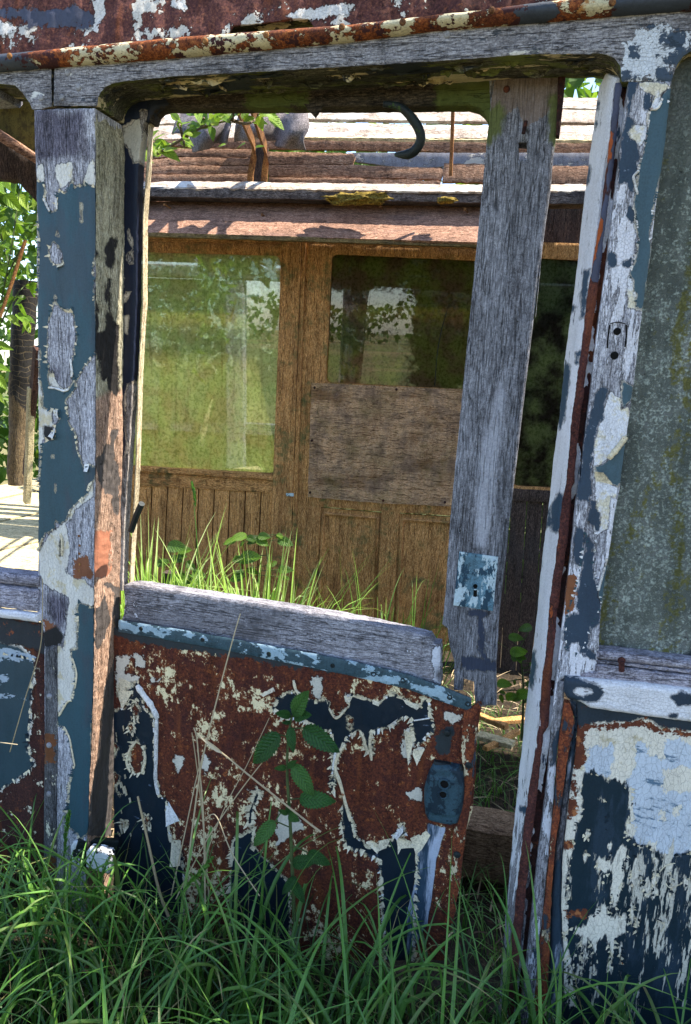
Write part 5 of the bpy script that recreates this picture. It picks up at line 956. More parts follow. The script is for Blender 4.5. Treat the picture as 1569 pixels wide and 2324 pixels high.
for i in range(11):
    xt0, xt1 = 240+i*35.4, 240+(i+1)*35.4-1.6; yt = lambda x: 1098+(x-240)*.052
    k = lambda x: x-(x-355)*.0 - 14
    mb.append(T('D', xt0, yt(xt0), min(xt1-1.2, 622), yt(xt1), min(k(xt1)-1.2, 606), 1420, k(xt0), 1420))
board('matchboarding', mb, fo(.0), .02, M['match'], car, step=10, ch=.004, chw=5, jag=.4)
board('wall_backing', T('D', 205, 1075, 640, 1100, 620, 1500, 205, 1500), fo(-.03), .01, M['dark_wood'], car, step=20, ch=0)
board('wall_post', T('D', 640, 548, 684, 549, 653, 1440, 606, 1440), fo(.02), .06, M['brown_v'], car, step=8, ch=.004)
board('wall_post', T('D', 685.5, 549, 694, 550, 664, 1440, 654.5, 1440), fo(.012), .04, M['brown_v'], car, step=8, ch=.003)
# far door
dw = rr_(754, 576, 1140, 594, 1115, 886, 738, 868, 14)
h1 = T('D', 729, 1150, 866, 1162, 852, 1460, 712, 1450); h2 = T('D', 906, 1164, 1085, 1175, 1065, 1480, 890, 1465)
ft = thing('inner_door', None, None, at(880, 1440, 2.2), parent=car); ft['label'] = 'brown inner door with a boarded middle'
board('frame', T('D', 695, 550, 1175, 570, 1100, 1480, 663, 1440), fo(.0), .05, M['brown_v'], ft, step=9, holes=[dw, h1, h2], relief=.001, ch=.004, chw=5)
board('frame_panel', [h1 + [0, 2], h2 + [0, 2]], fo(-.014), .02, M['brown_v'], ft, step=12, ch=0, jag=0)
g = Geo()
for h in (h1, h2): 
    c = h.mean(0); q = fo(-.008).at(np.concatenate([c+(h-c)*.90, (c+(h-c)*.90)[:1]])); tube(g, q, .010, 6)
g.build('panel_bead', M['brown_v'], ft)
pane('window_pane', dw, fo(-.028), M['glass_brown'], .034, F([T('D', 930, 560, 1200, 560, 1200, 900, 930, 900), T('D', 700, 560, 1200, 560, 1200, 665, 700, 665)]))
board('plywood_sheet', T('D', 707, 869, 860, 876, 1056, 884, 1040, 1150, 860, 1142, 699, 1128), fo(.012), .012, M['ply'], ft, step=8, ch=.001, relief=.0015, jag=1.0)
g = Geo()
for q in ((714, 880), (704, 1118), (708, 1000), (900, 884), (870, 1136), (1010, 1140)): dome(g, fo(.0125).at(q)[0], .007, .003)
g.each('nail', M['rust_channel'], ft)
g = Geo(); cp = fo(-.0275); ck = spline(T('D', 1064, 590, 1030, 660, 1005, 740, 993, 800, 987, 876), 20); tube(g, cp.at(ck), .0022, 5); g.build('glass_crack', M['rubber'], car)
board('latch', T('D', 649, 1119, 666, 1120, 666, 1127, 649, 1126), fo(.026), .008, M['lock'], car, step=4)
# right of the standing stile
rw = rr_(1150, 583, 1420, 598, 1350, 1112, 1090, 1104, 14)
board('window_frame', T('D', 1177, 548, 1460, 556, 1400, 1128, 1100, 1112), fo(-.0), .05, M['brown_v'], car, step=10, holes=[rr_(1210, 585, 1420, 596, 1350, 1112, 1165, 1104, 14)], ch=.004)
pane('window_pane', rw, fo(-.028), M['glass_dark'], .02)
board('dado_rail', T('D', 1100, 1106, 1400, 1122, 1395, 1150, 1095, 1132), fo(.01), .03, M['dark_wood'], car, step=10)
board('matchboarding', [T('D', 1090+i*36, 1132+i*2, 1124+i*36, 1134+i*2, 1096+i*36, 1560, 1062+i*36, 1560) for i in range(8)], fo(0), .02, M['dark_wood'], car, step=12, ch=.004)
# frieze, cornice, shelf
board('frieze', T('D', 200, 520, 1420, 556, 1420, 596, 1180, 572, 694, 553, 640, 556, 200, 545), fo(-.004), .04, M['brown_h'], car, step=9, relief=.002)
cor = Plane(fo(.27).at((700, 537))[0], np.array([-.10, 1, 0])/1.005*.707 + np.array([0, 0, -.707]))
cb = T('D', 215, 440, 700, 452, 1215, 462, 1215, 556, 1090, 549, 700, 537, 340, 527, 215, 523)
board('cornice', cb, cor, .02, M['cornice'], car, step=8, relief=.0012)
board('cornice_lip', T('D', 215, 523, 340, 527, 700, 537, 1215, 556, 1215, 565, 700, 547, 340, 536, 215, 532), Plane(fo(.272).at((700, 537))[0], FW.n), .03, paint('olive_lip', lambda nb: wood(nb, 'x', cols=((.10, .07, .03), (.24, .17, .07), (.34, .25, .11))), []), car, step=7, ch=.004)
shp = Plane(fo(.172).at((700, 430))[0], FW.n)
board('shelf', T('D', 215, 422, 700, 427, 1090, 432, 1420, 430, 1420, 462, 1215, 462, 700, 452, 215, 443), shp, .10, M['shelf'], car, step=7, relief=.001, jag=1.2)
tlt = Plane(fo(.172).at((700, 427))[0], FW.n*.62 + np.array([0, 0, -.78]))
board('shelf_edge', T('D', 215, 412, 560, 411, 700, 414, 1090, 418, 1420, 416, 1420, 431, 1090, 434, 700, 429, 215, 424), tlt, .012, M['roof_plank'], car, step=7, relief=.001, jag=1.6)
g = Geo()
for q, L in (((388, 473), .05), ((870, 475), .035), ((1062, 482), .04), ((600, 490), .02)): p = cor.at(q)[0]; tube(g, [p, p+[-.3*L, -.8*L, .2*L]], .004, 6); dome(g, p+[-.3*L, -.8*L, .2*L], .008, .002, (-.3, -.8, .2))
g.each('nail', M['rod'], car)
M['lead'] = paint('lead_flashing', lambda nb: plain(nb, (.20, .20, .23), .4, 30, .7, .001), [dict(f=None, c=(.45, .42, .38), bias=-6, amp=26, sc=20, st=(.5, 1, 1), t=.0008)])
board('dark_void_board', T('D', 1175, 440, 1460, 440, 1460, 560, 1175, 560), fo(-.10), .02, M['dark_wood'], car, step=12)  # dark board standing in for the unlit void right of the cornice
# rotten boards of the far roof cove, then the bleached roof boards above them
def tilted(px, d, k): return Plane(fo(d).at(px)[0], FW.n*math.cos(k)+np.array([0, 0, -math.sin(k)]))
rb = lambda *pts, d, k, mat='roof_brown', name='roof_board', jag=1.8: board(name, T('D', *pts), tilted((700, 375), d, math.radians(k)), .02, M[mat], car, step=7, relief=.0015, jag=jag, ch=.003)
rb(215, 352, 395, 336, 570, 338, 570, 356, 395, 354, 215, 372, d=-.02, k=12); rb(215, 374, 395, 356, 570, 357, 570, 374, 400, 374, 215, 386, d=-.015, k=16); rb(215, 387, 400, 375, 566, 376, 566, 392, 215, 397, d=-.01, k=10); rb(215, 398, 566, 393, 562, 411, 215, 413, d=0, k=8)
rb(607, 343, 800, 347, 806, 356, 800, 372, 607, 371, d=-.02, k=14); rb(607, 373, 800, 373, 1010, 381, 1002, 407, 800, 402, 609, 400, d=-.012, k=10); rb(609, 402, 800, 403, 1000, 410, 1000, 418, 610, 414, d=0, k=8)
rb(800, 346, 1420, 346, 1420, 382, 1020, 376, 940, 384, 806, 366, d=-.05, k=5, mat='lead', name='roof_flashing', jag=1.2); rb(1008, 370, 1420, 378, 1420, 418, 1004, 412, d=-.012, k=12)
def rpk(*pts, d, k=38, mat='roof_plank'): return board('roof_plank', T('D', *pts), tilted((900, 300), d, math.radians(k)), .02, M[mat], car, step=8, relief=.001, jag=.9, ch=.002)
rpk(215, 262, 640, 240, 1420, 250, 1420, 278, 1060, 274, 640, 268, 215, 286, d=-.30); rpk(215, 290, 640, 276, 1060, 284, 1420, 284, 1420, 317, 1060, 312, 640, 310, 215, 318, d=-.26); rpk(215, 232, 640, 215, 1420, 222, 1420, 246, 640, 236, 215, 256, d=-.36)
rb(215, 326, 540, 312, 640, 313, 1420, 322, 1420, 347, 1060, 345, 680, 338, 540, 336, d=-.10, k=4); rb(540, 309, 1060, 317, 1420, 319, 1420, 325, 1060, 323, 540, 317, d=-.08, k=-30, mat='plank_pale')
# two roof hoops hanging down, and a thin rod
def strap(name, px, depths, w, th, mat, parent=None):
    L = spline(px, 24); D_ = spline(np.c_[depths, depths], 24)[:, 0]; W = np.array([at(*p, d) for p, d in zip(L, D_)]); V = []; Fc = []
    for i, p in enumerate(W):
        t = W[min(i+1, 23)]-W[max(i-1, 0)]; t /= np.linalg.norm(t); u = np.cross(t, [0, 1, 0]); u /= np.linalg.norm(u); v = np.cross(u, t); ww = w*(1+.12*mnoise.noise(Vector((i*.4, w*99, 0))))
        V += [p-u*ww/2-v*th/2, p+u*ww/2-v*th/2, p+u*ww/2+v*th/2, p-u*ww/2+v*th/2]
    for i in range(23):
        for k in range(4): Fc.append((i*4+k, i*4+(k+1) % 4, i*4+4+(k+1) % 4, i*4+4+k))
    Fc += [(3, 2, 1, 0), (92, 93, 94, 95)]
    return mk(name, V, Fc, mat, parent)
strap('roof_hoop', T('C1', 770, 20, 800, 120, 860, 260, 915, 400, 920, 500, 895, 640, 890, 720), [.9, 1.2, 1.5, 1.8, 1.95, 2.0, 2.02], .030, .012, M['rod'], car)
strap('roof_hoop', T('C1', 890, 20, 920, 140, 970, 300, 1015, 440, 1020, 540, 1010, 640, 1005, 715), [.9, 1.2, 1.5, 1.8, 1.95, 2.0, 2.02], .030, .012, M['rod'], car)
board('hoop_socket', T('D', 576, 335, 608, 335, 604, 415, 570, 415), fo(-.03), .02, M['dark_wood'], car, step=6, relief=.006)
g = Geo(); tube(g, [at(1029, 215, 1.9), at(1027, 300, 1.95), at(1023, 400, 2.0)], .0085, 8); g.build('roof_rod', M['rod'], car)
# what is left of the roof to the right (outside the frame) and the ceiling panel on the left
g = Geo(); V = []; Fc = []
for i in range(9):
    t = i/8; y = .16+1.55*t; z = 2.36+.18*math.sin(math.pi*t)
    V += [(1.02+.10*math.sin(i*2.1), y, z), (3.4, y, z), (1.02+.10*math.sin(i*2.1), y, z+.02), (3.4, y, z+.02)]
for i in range(8):
    a, b = i*4, i*4+4; Fc += [(a, b, b+1, a+1), (a+2, a+3, b+3, b+2), (a, a+2, b+2, b), (a+1, b+1, b+3, a+3)]
g.add(V, Fc); g.build('roof_lining', M['brown_h'], car)
board('ceiling_panel', T('D', -200, 120, 92, 120, 92, 362, 78, 358, 0, 305, -200, 190), .62, .012, M['olive'], car, step=12)
board('ceiling_rib', [T('D', -200, 150, 92, 185, 92, 197, -200, 172), T('D', -200, 205, 92, 208, 92, 218, -200, 222)], .58, .02, M['olive'], car, step=9, ch=.004)
board('ceiling_rib', T('D', -200, 165, 0, 296, 92, 358, 92, 378, 0, 322, -200, 196), .56, .04, M['roof_brown'], car, step=7, ch=.004)
board('ceiling_dark_board', T('D', -200, 196, 0, 320, 92, 378, 92, 470, 40, 410, 0, 405, -200, 400), .66, .05, M['dark_wood'], car, step=9, relief=.004, jag=3)  # dark board filling the space below the rib

# ================================================================== ground and far surroundings
def sheet_ground():
    g = Geo(); xs = np.concatenate([[-400, -150, -60, -25, -10], np.linspace(-5, 5, 60), [10, 25, 60, 150, 400]]); ys = np.concatenate([[-400, -150, -60, -25, -10], np.linspace(-5, 6, 64), [12, 25, 60, 150, 400]])
    V = [(x, y, -.10+(.035*mnoise.noise(Vector((x*2.2, y*2.2, 0)))+.02*mnoise.noise(Vector((x*7, y*7, 3))) if abs(x) < 8 and abs(y) < 8 else 0)) for y in ys for x in xs]; n = len(xs)
    Fc = [(j*n+i, j*n+i+1, (j+1)*n+i+1, (j+1)*n+i) for j in range(len(ys)-1) for i in range(n-1)]
    mi = [0 if (abs(xs[i]) < 6 and -1.2 < ys[j] < 6) else 1 for j in range(len(ys)-1) for i in range(n-1)]
    return mk('ground', V, Fc, [M['soil'], M['field']], None, mi, smooth=True, loc=(0, 0, 0))
tag(sheet_ground(), kind='structure')

def leaf(geo, base, tip, width, nrm, m=0, tint=.5, fold=.25, curl=.2, serr=0.0, n=6, shape=1.0):
    base, tip = np.array(base, float), np.array(tip, float); ax = tip-base; L = np.linalg.norm(ax); ax = ax/max(L, 1e-9)
    nrm = np.array(nrm, float); side = np.cross(ax, nrm); k = np.linalg.norm(side)
    if k < 1e-3: side = np.cross(ax, [.3, .5, .8]); k = np.linalg.norm(side)
    side /= k; up = np.cross(side, ax); V = []; Fc = []; lu = []; lv = []
    for i in range(n+1):
        t = i/n; w = width*(math.sin(math.pi*min(1, t**(.62*shape)))**.85 if shape == 1 else 1.72*t**.5*(1-t)**.82)*.5 if i < n else .0006; lu += [t]*3; lv += [-1., 0., 1.]
        if i == 0: w = .0008
        if serr and 0 < i < n and i % 2: w *= 1+serr
        c = base+ax*L*t+up*(-curl*L*t*t)
        V += [c-side*w+up*w*fold, c, c+side*w+up*w*fold]
    for i in range(n):
        a = i*3; Fc += [(a, a+1, a+4, a+3), (a+1, a+2, a+5, a+4)]
    geo.add(V, Fc, m, {'tint': np.full(len(V), tint), 'lu': np.array(lu), 'lv': np.array(lv)})
def blade(V, Fc, tn, root, h, reach, az, w, tint, droop=.5, n=8, twist=0.0, tip=True, kink=0.0):
    brown = rng.uniform(0, 1) if rng.random() < .3 else 0; kk = rng.uniform(.35, .8) if rng.random() < .16 else 9; kd = rng.uniform(.4, 1.0)
    d = np.array([math.cos(az), math.sin(az), 0]); s0 = np.array([-d[1], d[0], 0]); k0 = len(V); prev = None
    for i in range(n+1):
        t = i/n; p = np.array(root)+np.array([0, 0, 1])*h*(t-droop*t**3.2)+d*reach*t**1.7
        if t > kk: p = p+d*(t-kk)*h*kd-np.array([0, 0, 1])*(t-kk)*h*kd*1.2       # a blade someone or something has bent over
        ww = w*(1-t**2.6)*(.55+.45*min(1, t*5)) if tip else w
        a = twist*t; s = s0*math.cos(a)+np.array([0, 0, 1])*math.sin(a)*.6; up = np.array([0, 0, 1])*.5-d*.5
        V += [p-s*ww*.5+up*ww*.18, p-up*ww*.12, p+s*ww*.5+up*ww*.18]; tn += [min(1, max(0, tint+.10*(t-.5)+(brown*max(0, t-.72)*1.6)))]*3
    for i in range(n): a = k0+i*3; Fc += [(a, a+1, a+4, a+3), (a+1, a+2, a+5, a+4)]
def rnd_unit():
    v = rng.normal(size=3); return v/np.linalg.norm(v)

# --- thicket of bushes beyond the carriage, one mass
def thicket():
    n = 30000
    cl = [(rng.uniform(-6, 4.5), rng.uniform(3.3, 5.6), rng.uniform(.0, 4.6), rng.uniform(.35, .8)) for _ in range(210)]
    V = []; Fc = []; tn = []
    for i in range(n):
        c = cl[rng.integers(len(cl))]; p = np.array(c[:3])+rnd_unit()*c[3]*rng.uniform(.4, 1)**.5
        if p[1] < 2.95: p[1] = 2.95+rng.uniform(0, .4)
        d = rnd_unit(); d[2] -= .3; d /= np.linalg.norm(d); L = rng.uniform(.09, .18); s = np.cross(d, rnd_unit()); s /= np.linalg.norm(s); w = L*.30; k = len(V); up = np.cross(s, d)
        V += [p, p+d*L*.45-s*w+up*w*.3, p+d*L*.45, p+d*L*.45+s*w+up*w*.3, p+d*L]; Fc += [(k, k+2, k+1), (k, k+3, k+2), (k+1, k+2, k+4), (k+2, k+3, k+4)]; tn += [rng.uniform(.1, .95)]*5
    return mk('foliage', V, Fc, M['far_leaf'], None, fields={'tint': tn}, loc=(0, 4, 0))
tag(thicket(), kind='stuff')
# --- hedge line across the field, seen only as a reflection in the old glass
def hedge():
    V = []; Fc = []; tn = []
    for i in range(5200):
        x = rng.uniform(-110, 90); h = 5.5+2.6*mnoise.noise(Vector((x*.09, 0, 0)))+2.6*max(0, mnoise.noise(Vector((x*.35, 5, 0)))); p = np.array([x, -95+rng.uniform(-3, 3), rng.uniform(0, 1)**.8*h]); L = rng.uniform(.6, 1.3)
        d = rnd_unit(); s = np.cross(d, rnd_unit()); s /= np.linalg.norm(s); k = len(V); V += [p-d*L/2, p-s*L*.35, p+d*L/2, p+s*L*.35]; Fc.append((k, k+1, k+2, k+3)); tn += [rng.uniform(0, .45)]*4
    return mk('treeline', V, Fc, M['far_leaf'], None, fields={'tint': tn}, loc=(0, -95, 0))
tag(hedge(), kind='stuff')

# ================================================================== things left of the post, seen through the side window
V = []; Fc = []; ct = T('D', 60, 640, 52, 760, 46, 880, 42, 980, 38, 1100); wd = [52, 50, 46, 40, 40]; yd = 1.25
for i, (c, w) in enumerate(zip(spline(ct, 40), np.interp(np.linspace(0, 4, 40), range(5), wd))):
    p = at(*c, yd); r = w*.5*(np.linalg.norm(p-CAM))/1640
    for k in range(18):
        a = 2*math.pi*k/18; q = p+[r*math.cos(a), r*.8*math.sin(a), 0]; q += .008*np.array(mnoise.noise_vector(Vector(q*14))); V.append(q)
for i in range(39):
    for k in range(18): Fc.append((i*18+k, i*18+(k+1) % 18, i*18+18+(k+1) % 18, i*18+18+k))
V = np.array(V); px_ = PX(V); bk = np.clip(px_[:, 1]-925-(px_[:, 0]-50)*1.2, -60, 60); bk = np.maximum(bk, np.clip(24-px_[:, 0], -60, 30))
V[:, 2] -= 0; o = mk('charred_post', V, Fc, M['char'], None, fields={'bark': bk}, smooth=True)
tag(o, 'black charred standing post with a cracked surface, left of the blue doorpost', 'post')
g = Geo(); bar(g, at(60, 1080, 1.10), at(86, 790, .95), .022, .05, jit=.004); tag(g.build('plank', M['plank_brown']), 'dark brown thin plank leaning beside the charred post', 'plank')
g = Geo(); bar(g, at(62, 1140, 1.06), at(72, 880, 1.0), .026, .035, jit=.003); tag(g.build('batten', M['plank_pale']), 'pale sunlit upright batten beside the dark leaning plank', 'batten')
g = Geo(); tube(g, [at(0, 720, .8), at(28, 640, .82), at(58, 545, .84)], .0065, 8); tag(g.build('rusty_rod', M['rod']), 'thin rusty rod slanting among the bush leaves at the left edge', 'rod')
# sunlit deck of old floor boards
dk_ = thing('board_deck', 'sunlit bleached boards lying flat behind the side window sill', 'deck', (-1.5, 1.2, .3)); 
def deckz(px, py, z):
    r = ray((px, py))[0]; return CAM+r*((z-CAM[2])/r[2])
ed = [(1088, 1118), (1120, 1170), (1172, 1235), (1237, 1330), (1332, 1420)]
for i, (a, b) in enumerate(ed):
    z = .53; q = [deckz(-260, a+70, z), deckz(100, a-8, z), deckz(100, b-10, z), deckz(-260, b+68, z)]
    V = [v+np.array([0, 0, 0]) for v in q]+[v-np.array([0, 0, .025]) for v in q]
    mk('board', V, [(0, 3, 2, 1), (4, 5, 6, 7), (0, 1, 5, 4), (1, 2, 6, 5), (2, 3, 7, 6), (3, 0, 4, 7)], M['plank_pale'], dk_)
g = Geo(); 
for (x, y) in ((-1.2, .5), (-2.2, .5), (-1.2, 1.4), (-2.2, 1.4)): bar(g, (x, y, -.15), (x, y, .5), .06, .06, up=(0, 1, 0))
g.build('leg', M['dark_wood'], dk_)
# bush with big leaves at the left edge
def bush(name, label, stems, leaves, mat, matst, depth, rad=.004, size=(.05, .08), cat='bush', tintr=(.2, .8), up=(0, -.75, .65), fold=.3):
    b = np.array(at(*stems[0][0], depth)); t = thing(name, label, cat, (b[0], b[1], b[2]))
    g = Geo()
    for s in stems: tube(g, np.array([at(*p, depth+.02*math.sin(i)) for i, p in enumerate(spline(np.array(s, float), 10))]), np.linspace(rad, rad*.45, 10), 6)
    g.build('stem', matst, t)
    g = Geo()
    for (x, y, dx, dy) in leaves:
        d0 = depth+random.uniform(-.05, .05); n_ = np.array(up)+rng.normal(size=3)*.35
        leaf(g, at(x, y, d0), at(x+dx, y+dy, d0+random.uniform(-.03, .03)), np.hypot(dx, dy)*.58*(depth+1.6)/1640, n_, tint=random.uniform(*tintr), fold=fold, curl=random.uniform(.0, .25), n=6)
    g.build('foliage', mat, t); return t
lv = []
for x, y, dx, dy in ((-20, 400, 30, 30), (5, 395, 30, 45), (38, 405, -12, 40), (60, 400, -22, 45), (82, 402, -20, 30), (-10, 430, 45, 20), (10, 440, 40, 40), (40, 440, 25, 35), (70, 430, -12, 42), (85, 445, -10, 30), (20, 470, -30, 15), (-15, 460, 10, 40), (55, 478, -30, 20)): lv.append((x, y, dx, dy))
for i in range(64):
    x, y = random.uniform(-45, 82), random.uniform(482, 735); a = random.uniform(0, 6.28); L = random.uniform(20, 42); lv.append((x, y, L*math.cos(a), L*math.sin(a)*.8+8))
for x, y, dx, dy in ((-12, 780, 40, 12), (-14, 830, 36, 8), (-10, 850, 26, 34), (-10, 890, 18, 22)): lv.append((x, y, dx, dy))
bush('leafy_bush', 'bright green bush with broad leaves in the window gap at the left edge', [[(-30, 1000), (-10, 760), (20, 600), (40, 470), (45, 420)], [(-10, 760), (30, 680), (65, 640)], [(10, 640), (50, 560), (80, 520)], [(20, 600), (0, 520), (-10, 440)]], lv, M['elder'], M['stem'], .95, size=(.05, .08))
# a shoot growing in under the broken roof
vs_ = [T('C1', 10, 535, 60, 515, 180, 455, 340, 355, 480, 272, 620, 230, 740, 205), T('C1', 740, 205, 840, 235, 920, 215, 960, 150), T('C1', 340, 355, 345, 430), T('C1', 490, 260, 520, 150), T('C1', 740, 205, 760, 110), T('C1', 330, 340, 300, 210)]
lv = []
def cl(*a): 
    for x, y, dx, dy in a: p = T('C1', x, y)[0]; lv.append((p[0], p[1], dx*.275*1.35, dy*.275*1.35))
LS = 1.3
cl((90, 380, 70, -60), (100, 390, 95, 10), (90, 420, 20, 60), (160, 450, 110, 60), (130, 460, -70, -20), (170, 460, 90, -20), (80, 330, 40, -40), (70, 250, 50, -80), (300, 205, -60, -50), (300, 215, 10, 60), (290, 260, 100, -50), (290, 270, -50, 40), (330, 330, 60, -50), (330, 350, 70, 40), (345, 430, -30, 20), (345, 400, 60, 0), (440, 250, -50, 60), (470, 260, -80, -20), (480, 250, 30, -110), (500, 240, -50, -110), (540, 230, 50, -60), (560, 230, 100, -40), (570, 260, 10, 80), (600, 220, 50, -80), (620, 200, 80, -50), (430, 170, -70, -50), (450, 150, 40, -60), (520, 140, 60, -40), (650, 180, 60, 40), (740, 190, -60, -50), (740, 200, 60, -80), (780, 180, 60, -70), (820, 200, 70, -90), (830, 210, 90, -10), (900, 210, 100, 20), (950, 150, 60, -60), (960, 160, 100, -20), (990, 160, 110, 30), (1040, 170, 100, 80), (1060, 170, 30, 60), (960, 170, 20, 90), (860, 110, 60, -40), (380, 130, 60, -20), (250, 160, 60, 50), (640, 100, -40, 50), (690, 110, 60, 20), (1010, 120, 60, -30), (1090, 130, 90, 0), (690, 405, -50, 10), (850, 400, -60, 20), (930, 430, 60, -10), (120, 300, -40, 40))
for i in range(46):
    q = spline(vs_[0], 60)[rng.integers(60)]; a = rng.uniform(-3.1, .4); L = rng.uniform(16, 32); lv.append((q[0]+rng.uniform(-8, 8), q[1]+rng.uniform(-14, 8), L*math.cos(a), L*math.sin(a)*.8))
bush('climbing_shoot', 'bright green leafy shoot reaching in under the open roof above the doorway', vs_, lv, M['elder'], M['twig'], 1.15, rad=.007, cat='plant', tintr=(.35, 1.0), fold=.2)

# ================================================================== loose things inside
# roofing felt slumped over the roof boards
V = []; Fc = []; nx, ny = 46, 26
for j in range(ny):
    for i in range(nx):
        u, v = i/(nx-1), j/(ny-1); x = 395+u*300; top = 240+8*math.sin(u*9); bot = 338+6*math.sin(u*7)-18*max(0, math.sin(u*6.2-1.2))
        y = top+(bot-top)*v; d = 1.98+.05*math.sin(u*17+v*2)+.03*math.sin(u*31+v*5)-.10*math.sin(v*2.6); p = at(x+4*math.sin(v*6+u*12), y, d); p += .014*np.array(mnoise.noise_vector(Vector(p*11))); V.append(p)
for j in range(ny-1):
    for i in range(nx-1):
        u, v = i/(nx-1), j/(ny-1)
        if (.40 < u < .46 and v > .35) or (.60 < u < .74 and v > .82) or (u < .12 and v > .6): continue
        Fc.append((j*nx+i, j*nx+i+1, (j+1)*nx+i+1, (j+1)*nx+i))
o = mk('roofing_felt', V, Fc, M['felt'], None, smooth=True); md = o.modifiers.new('thick', 'SOLIDIFY'); md.thickness = .006
tag(o, 'crumpled sheet of grey roofing felt slumped over the far roof boards', 'roofing felt')
# perished rubber seal hanging from the door's top rail
L = spline(T('C2', 560, 75, 690, 95, 790, 180, 855, 280, 870, 370, 830, 450, 760, 490, 660, 490), 40); W = [at(*p, .10+.0012*i) for i, p in enumerate(L)]
g = Geo(); tube(g, W, np.concatenate([np.linspace(.006, .010, 12), np.full(22, .0105), np.linspace(.010, .004, 6)]), 9); tag(g.build('door_seal', M['rubber'], smooth=True), 'black curved strip of perished rubber hanging from the door frame', 'door seal')
g = Geo(); sheet(g, T('C1', 1330, 70, 1500, 75, 1430, 195, 1370, 130), YP(.104), .002, step=4, ch=0, jag=1.5); tag(g.build('torn_flap', M['top_rail']), 'small pointed scrap hanging from the top of the doorway', 'scrap')
def clump(name, label, cat, px, py, d, w, h, mat, amp=.4, n=22, dep=.05, seed=1):
    V = []; Fc = []; c = at(px, py, d); s = np.linalg.norm(c-CAM)/1640
    for j in range(n//2+1):
        for i in range(n):
            a, b = 2*math.pi*i/n, math.pi*j/(n//2)-math.pi/2; v = np.array([math.cos(a)*math.cos(b), math.sin(a)*math.cos(b), math.sin(b)]); k = 1+amp*(mnoise.noise(Vector(v*2.2)+Vector((seed, 0, 0)))+.7*mnoise.noise(Vector(v*6)+Vector((0, seed, 0)))+.4*mnoise.noise(Vector(v*14)))
            V.append(c+v*k*[w*s/2, dep/2, h*s/2])
    for j in range(n//2):
        for i in range(n): Fc.append((j*n+i, j*n+(i+1) % n, (j+1)*n+(i+1) % n, (j+1)*n+i))
    return tag(mk(name, V, Fc, mat, None, smooth=True), label, cat)
clump('moss_clump', 'long golden brown moss clump on the far shelf', 'moss', 812, 452, 1.93, 128, 24, M['moss'], .5, 40, .07)
clump('moss_clump', 'small moss tuft on the shelf near the standing door stile', 'moss', 1014, 455, 1.96, 40, 13, M['moss'], .5, 24, .05, 4)
# litter and a timber block in the gap beside the door
def gz(px, py, z=-.08):
    r = ray((px, py))[0]; return CAM+r*((z-CAM[2])/r[2])
g = Geo(); a, b = gz(1070, 1985, -.05), gz(1178, 1985, -.05); up_ = np.array([0, 0, .19]); 
a[1] = b[1] = (a[1]+b[1])/2; bar(g, a+[-.1, 0, .09], b+[.1, 0.02, .09], .12, .19, jit=.008); tag(g.build('timber_block', M['block']), 'brown timber block on the ground in the gap right of the rusty panel', 'timber block')
for i, (x, y, x2, y2, w) in enumerate(((1085, 1668, 1165, 1690, .05), (1080, 1620, 1150, 1650, .03), (1100, 1700, 1175, 1660, .025), (1120, 1640, 1190, 1632, .035))):
    g = Geo(); bar(g, gz(x, y, .02), gz(x2, y2, .03), w, .02, jit=.006)
    tag(g.build('wood_scrap', M['plank_pale'] if i == 0 else M['match']), ['broad pale sunlit scrap of wood in the gap by the door', 'short brown splinter lying above the pale scrap of wood', 'thin brown stick lying across the litter below the pale scrap', 'brown scrap of wood lying against the white jamb'][i], 'wood scrap')
def litter():
    V = []; Fc = []; tn = []
    for i in range(1500):
        p = np.array([rng.uniform(-1.2, 1.3), rng.uniform(.2, 2.1), -.085+rng.uniform(0, .05)]); blade(V, Fc, tn, p, rng.uniform(.005, .04), rng.uniform(.03, .15), rng.uniform(0, 6.28), rng.uniform(.002, .009), rng.uniform(0, .9)**1.6, rng.uniform(.3, 1.1), 5, rng.uniform(-2, 2))
    return mk('litter', V, Fc, M['straw'], None, fields={'tint': tn}, loc=(0, 1, -.1))
tag(litter(), kind='stuff')

# ================================================================== grass
V, Fc, tn = [], [], []
def meadow(n, yr, hr, rc, wr, tr, dr, secs, tw=1.3, xr=1.3, p=1.0):
    for i in range(n):
        x = rng.uniform(-xr, xr); y = -(yr[0]+(yr[1]-yr[0])*rng.uniform(0, 1)**p)
        h = rng.uniform(*hr)*(1+.25*mnoise.noise(Vector((x*2.4, y*3, 1))))
        blade(V, Fc, tn, (x, y, -.11), h*1.2, h*rng.uniform(*rc), rng.uniform(0, 6.28), rng.uniform(*wr), rng.uniform(*tr), rng.uniform(*dr), secs, rng.uniform(-tw, tw))
meadow(1500, (.015, .80), (.14, .36), (.15, 1.0), (.0018, .0042), (.0, .42), (.1, .7), 7)  # short blades tinted dark: shade low in the grass put into their colour
meadow(1050, (.02, .80), (.24, .44), (.2, 1.0), (.0040, .0080), (.05, .72), (.15, .75), 9)
meadow(470, (.03, .66), (.30, .54), (.3, 1.1), (.0080, .0150), (.4, .84), (.25, .85), 12)
meadow(120, (.55, .85), (.26, .40), (.4, 1.2), (.009, .015), (.45, .84), (.3, .9), 12, xr=.8)
meadow(110, (.03, .35), (.42, .62), (.2, .6), (.005, .010), (.3, .8), (.2, .6), 12)
meadow(190, (.04, .7), (.15, .38), (.3, 1.1), (.003, .006), (.78, .9), (.2, .8), 8)
meadow(80, (.03, .6), (.28, .55), (.1, .7), (.0014, .0026), (.93, 1.0), (.05, .5), 8)
meadow(700, (.02, .78), (.07, .24), (.5, 1.8), (.0018, .004), (.9, 1.0), (.4, .9), 6)
tag(mk('grass', V, Fc, M['grass'], None, fields={'tint': tn}, loc=(0, -.3, -.1)), kind='stuff')
V, Fc, tn = [], [], []
